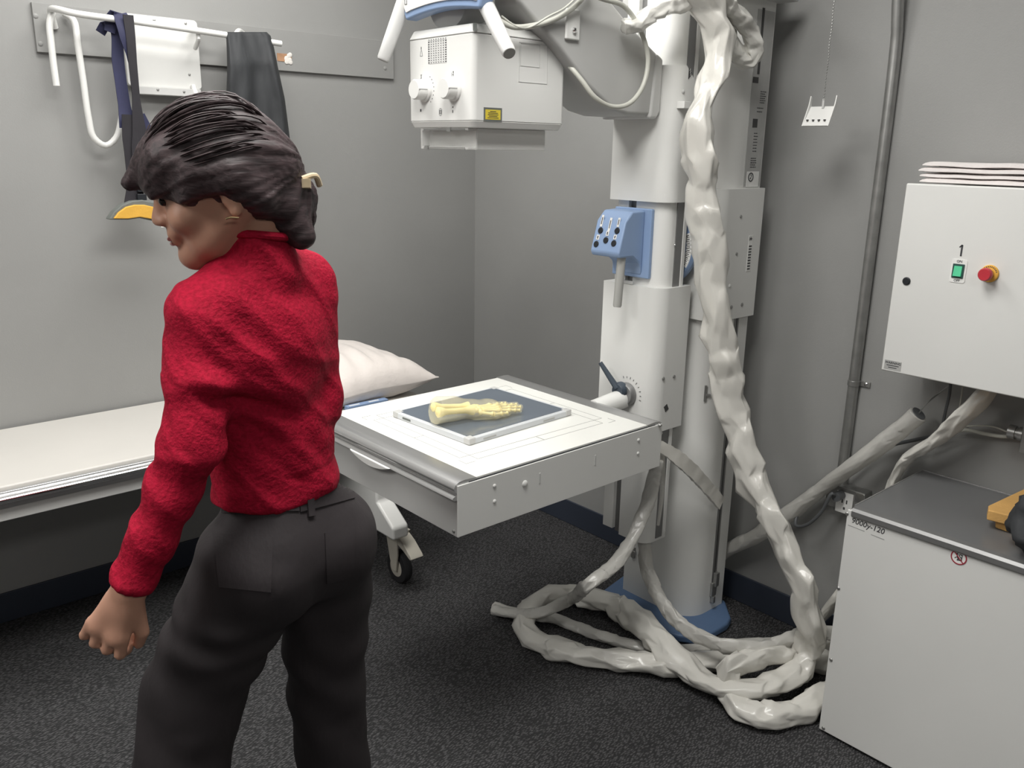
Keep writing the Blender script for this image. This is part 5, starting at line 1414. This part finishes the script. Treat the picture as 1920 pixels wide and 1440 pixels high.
# hair
hlo = np.array(hc)-.26; hhi = np.array(hc)+.26
hf = Field(hlo, hhi, .004)
hf.ell(Hd(-.012, 0, .014), (.102, .085, .094), HA, .02)
hf.ell(Hd(.030, .0, .026), (.076, .070, .060), HA, .03)
for s_ in (-1, 1):
    hf.cone(Hd(.055, s_*.045, .036), Hd(.092, s_*.036, .004), .028, .012, .02)
    hf.cone(Hd(.030, s_*.064, .010), Hd(.050, s_*.070, -.020), .022, .011, .02)
    hf.cone(Hd(-.02, s_*.062, -.01), Hd(-.048, s_*.056, -.055), .032, .024, .03)
hf.cone(Hd(.070, .0, .040), Hd(.122, .0, .022), .028, .012, .02)
hf.cone(Hd(-.062, 0, -.01), Hd(-.072, 0, -.080), .056, .040, .03)
hf.cone(Hd(-.075, .01, -.070), Hd(-.088, .02, -.125), .036, .022, .02)
b_c = at(556, 370, 1.44)
hf.cone(Hd(-.085, 0, -.02), b_c, .042, .028, .02); hf.ell(b_c, (.031, .033, .037), None, .010)
hf.cone(b_c, b_c-U3*.05+RV*.008, .024, .017, .012)
# clear the face
hf.ell(Hd(.098, 0, -.055), (.058, .085, .052), HA, sub=True)
hf.ell(Hd(.035, .088, -.058), (.050, .036, .038), HA, sub=True); hf.ell(Hd(.035, -.088, -.058), (.050, .036, .038), HA, sub=True)
co, F_ = hf.mesh()
def strands(p, n):
    q = p-hc; u, v, w = q.dot(hu), q.dot(hv), q.dot(hw_)
    a_ = math.atan2(v, w+.02)
    return .0030*noise.noise(Vector((a_*9, u*5, w*5)))+.0012*noise.noise(Vector((a_*26, u*9, w*3)))+.0008*noise.noise(p*60)
hr_ = fbuild('hair', co, F_, 'dark_hair', pe, strands, smooth=2)
# loose locks
def lock(pts, r): 
    mb = MB(); mb.tube(pts, r, 10, .008, fn=lambda L, a_, t: (r*(1-.75*t)*math.cos(a_), r*.6*(1-.75*t)*math.sin(a_))); return mb
lock([b_c+RV*.012, b_c+RV*.026-U3*.03, b_c+RV*.016-U3*.06], .013).build('loose_lock', 'dark_hair', hr_)
# fine strands combed from the brow back to the bun
rs = random.Random(5); mb = MB(); hcen = Hd(-.008, 0, .014)
for k in range(90):
    ph = rs.uniform(-1.25, 1.25)*1.2; off = rs.uniform(.975, 1.008); e0 = rs.uniform(.15, .9); e1 = rs.uniform(2.2, 2.95)
    Q = []
    for j in range(9):
        th = e0+(e1-e0)*j/8; w_ = math.sin(th)*math.cos(ph); v_ = -math.sin(th)*math.sin(ph); u_ = math.cos(th)
        sag = 1+.02*math.sin(j*1.3+k)
        q_ = hcen+(hu*u_*.108+hv*v_*.092+hw_*w_*.101)*off*sag
        if j > 6: q_ = q_.lerp(b_c, .12*(j-6))
        Q.append(q_)
    r0 = rs.uniform(.0010, .0030)
    mb.tube(Q, r0, 6, .014, fn=lambda L, a_, t: (r0*(1-.8*abs(2*t-1)**3)*math.cos(a_), r0*.6*(1-.8*abs(2*t-1)**3)*math.sin(a_)))
mb.build('loose_strands', 'dark_hair', hr_, kind='stuff')
# claw clip
cv = Vector(RM[2])*-1
cl_ = MB()
for dx, dz, w_, h_ in ((-.034, .010, .016, .030), (.026, .012, .013, .014), (-.030, -.014, .020, .010)):
    p = b_c+RV*dx+U3*dz+cv*.040
    B_ = Matrix((RV, U3, cv)).transposed(); g_ = bmesh.ops.create_cube(cl_.bm, size=1)
    for v in g_['verts']: v.co = p+B_ @ Vector((v.co.x*w_, v.co.y*h_, v.co.z*.008))
for k in range(5):
    p = b_c+RV*(-.036+.004*k)+U3*(-.016)+cv*.036; cl_.cyl(p, p+RV*.03-cv*.01-U3*.004, .0022, .0012, n=8)
cl_.tube([b_c-RV*.034+U3*.010+cv*.036, b_c-RV*.01+U3*.02+cv*.022, b_c+RV*.026+U3*.012+cv*.036], .004, 8, .006)
cl_.tube([b_c+RV*.018+U3*.02+cv*.036, b_c+RV*.036+U3*.028+cv*.022, b_c+RV*.040+U3*.016+cv*.01], .005, 10, .004)
cl_.build('hair_clip', 'clip_shell', hr_, bevel=.002)
p = Hd(-.010, .086, -.066)
MB().tube([p, p+hu*.012+hw_*.004, p+hu*.018+hw_*.004], .0016, 8, .003).build('earring', 'gold', pe)

# ------------------------------------------------------------------ lights: ceiling panels
def panel(x, y, w, d, power, label):
    t = thing('ceiling_light', (x, y, ZC), label, 'ceiling light', 'recessed ceiling light panels')
    mb = MB()
    for lo_, hi_ in (((x-w/2-.02, y-d/2-.02), (x+w/2+.02, y-d/2)), ((x-w/2-.02, y+d/2), (x+w/2+.02, y+d/2+.02)), ((x-w/2-.02, y-d/2), (x-w/2, y+d/2)), ((x+w/2, y-d/2), (x+w/2+.02, y+d/2))):
        mb.box((*lo_, ZC-.03), (*hi_, ZC))
    mb.build('frame', 'white_powder', t)
    ld = bpy.data.lights.new('panel_lamp', 'AREA'); ld.shape = 'RECTANGLE'; ld.size = w; ld.size_y = d; ld.energy = power; ld.color = (1, .985, .95)
    o = bpy.data.objects.new('panel_lamp', ld); COL.objects.link(o); o.location = (x, y, ZC-.012)
    o.parent = t; o.matrix_parent_inverse = WORLD[t.name].inverted()
panel(-1.65, -1.95, 1.2, .6, 27, 'recessed ceiling light panel above the person')
panel(-3.7, -1.4, 1.2, .6, 28, 'recessed ceiling light panel left of the person near the back wall')
panel(-2.6, -4.2, 1.2, .6, 17, 'recessed ceiling light panel behind the camera')
panel(-1.35, -.80, 1.2, .6, 21, 'added fill light panel above the patient table, brightening the back wall')  # unseen fill panel, added to lift the back wall and corner
wd_ = bpy.data.worlds.new('world'); SC.world = wd_; wd_.use_nodes = True
wd_.node_tree.nodes['Background'].inputs[0].default_value = (.9, .93, 1, 1); wd_.node_tree.nodes['Background'].inputs[1].default_value = .05

SC.view_settings.view_transform = 'Standard'; SC.view_settings.look = 'None'; SC.view_settings.gamma = 1; SC.view_settings.exposure = 0.45
SC.view_settings.use_curve_mapping = False
SC.cycles.use_denoising = True
SC.cycles.max_bounces = 8; SC.cycles.transparent_max_bounces = 12
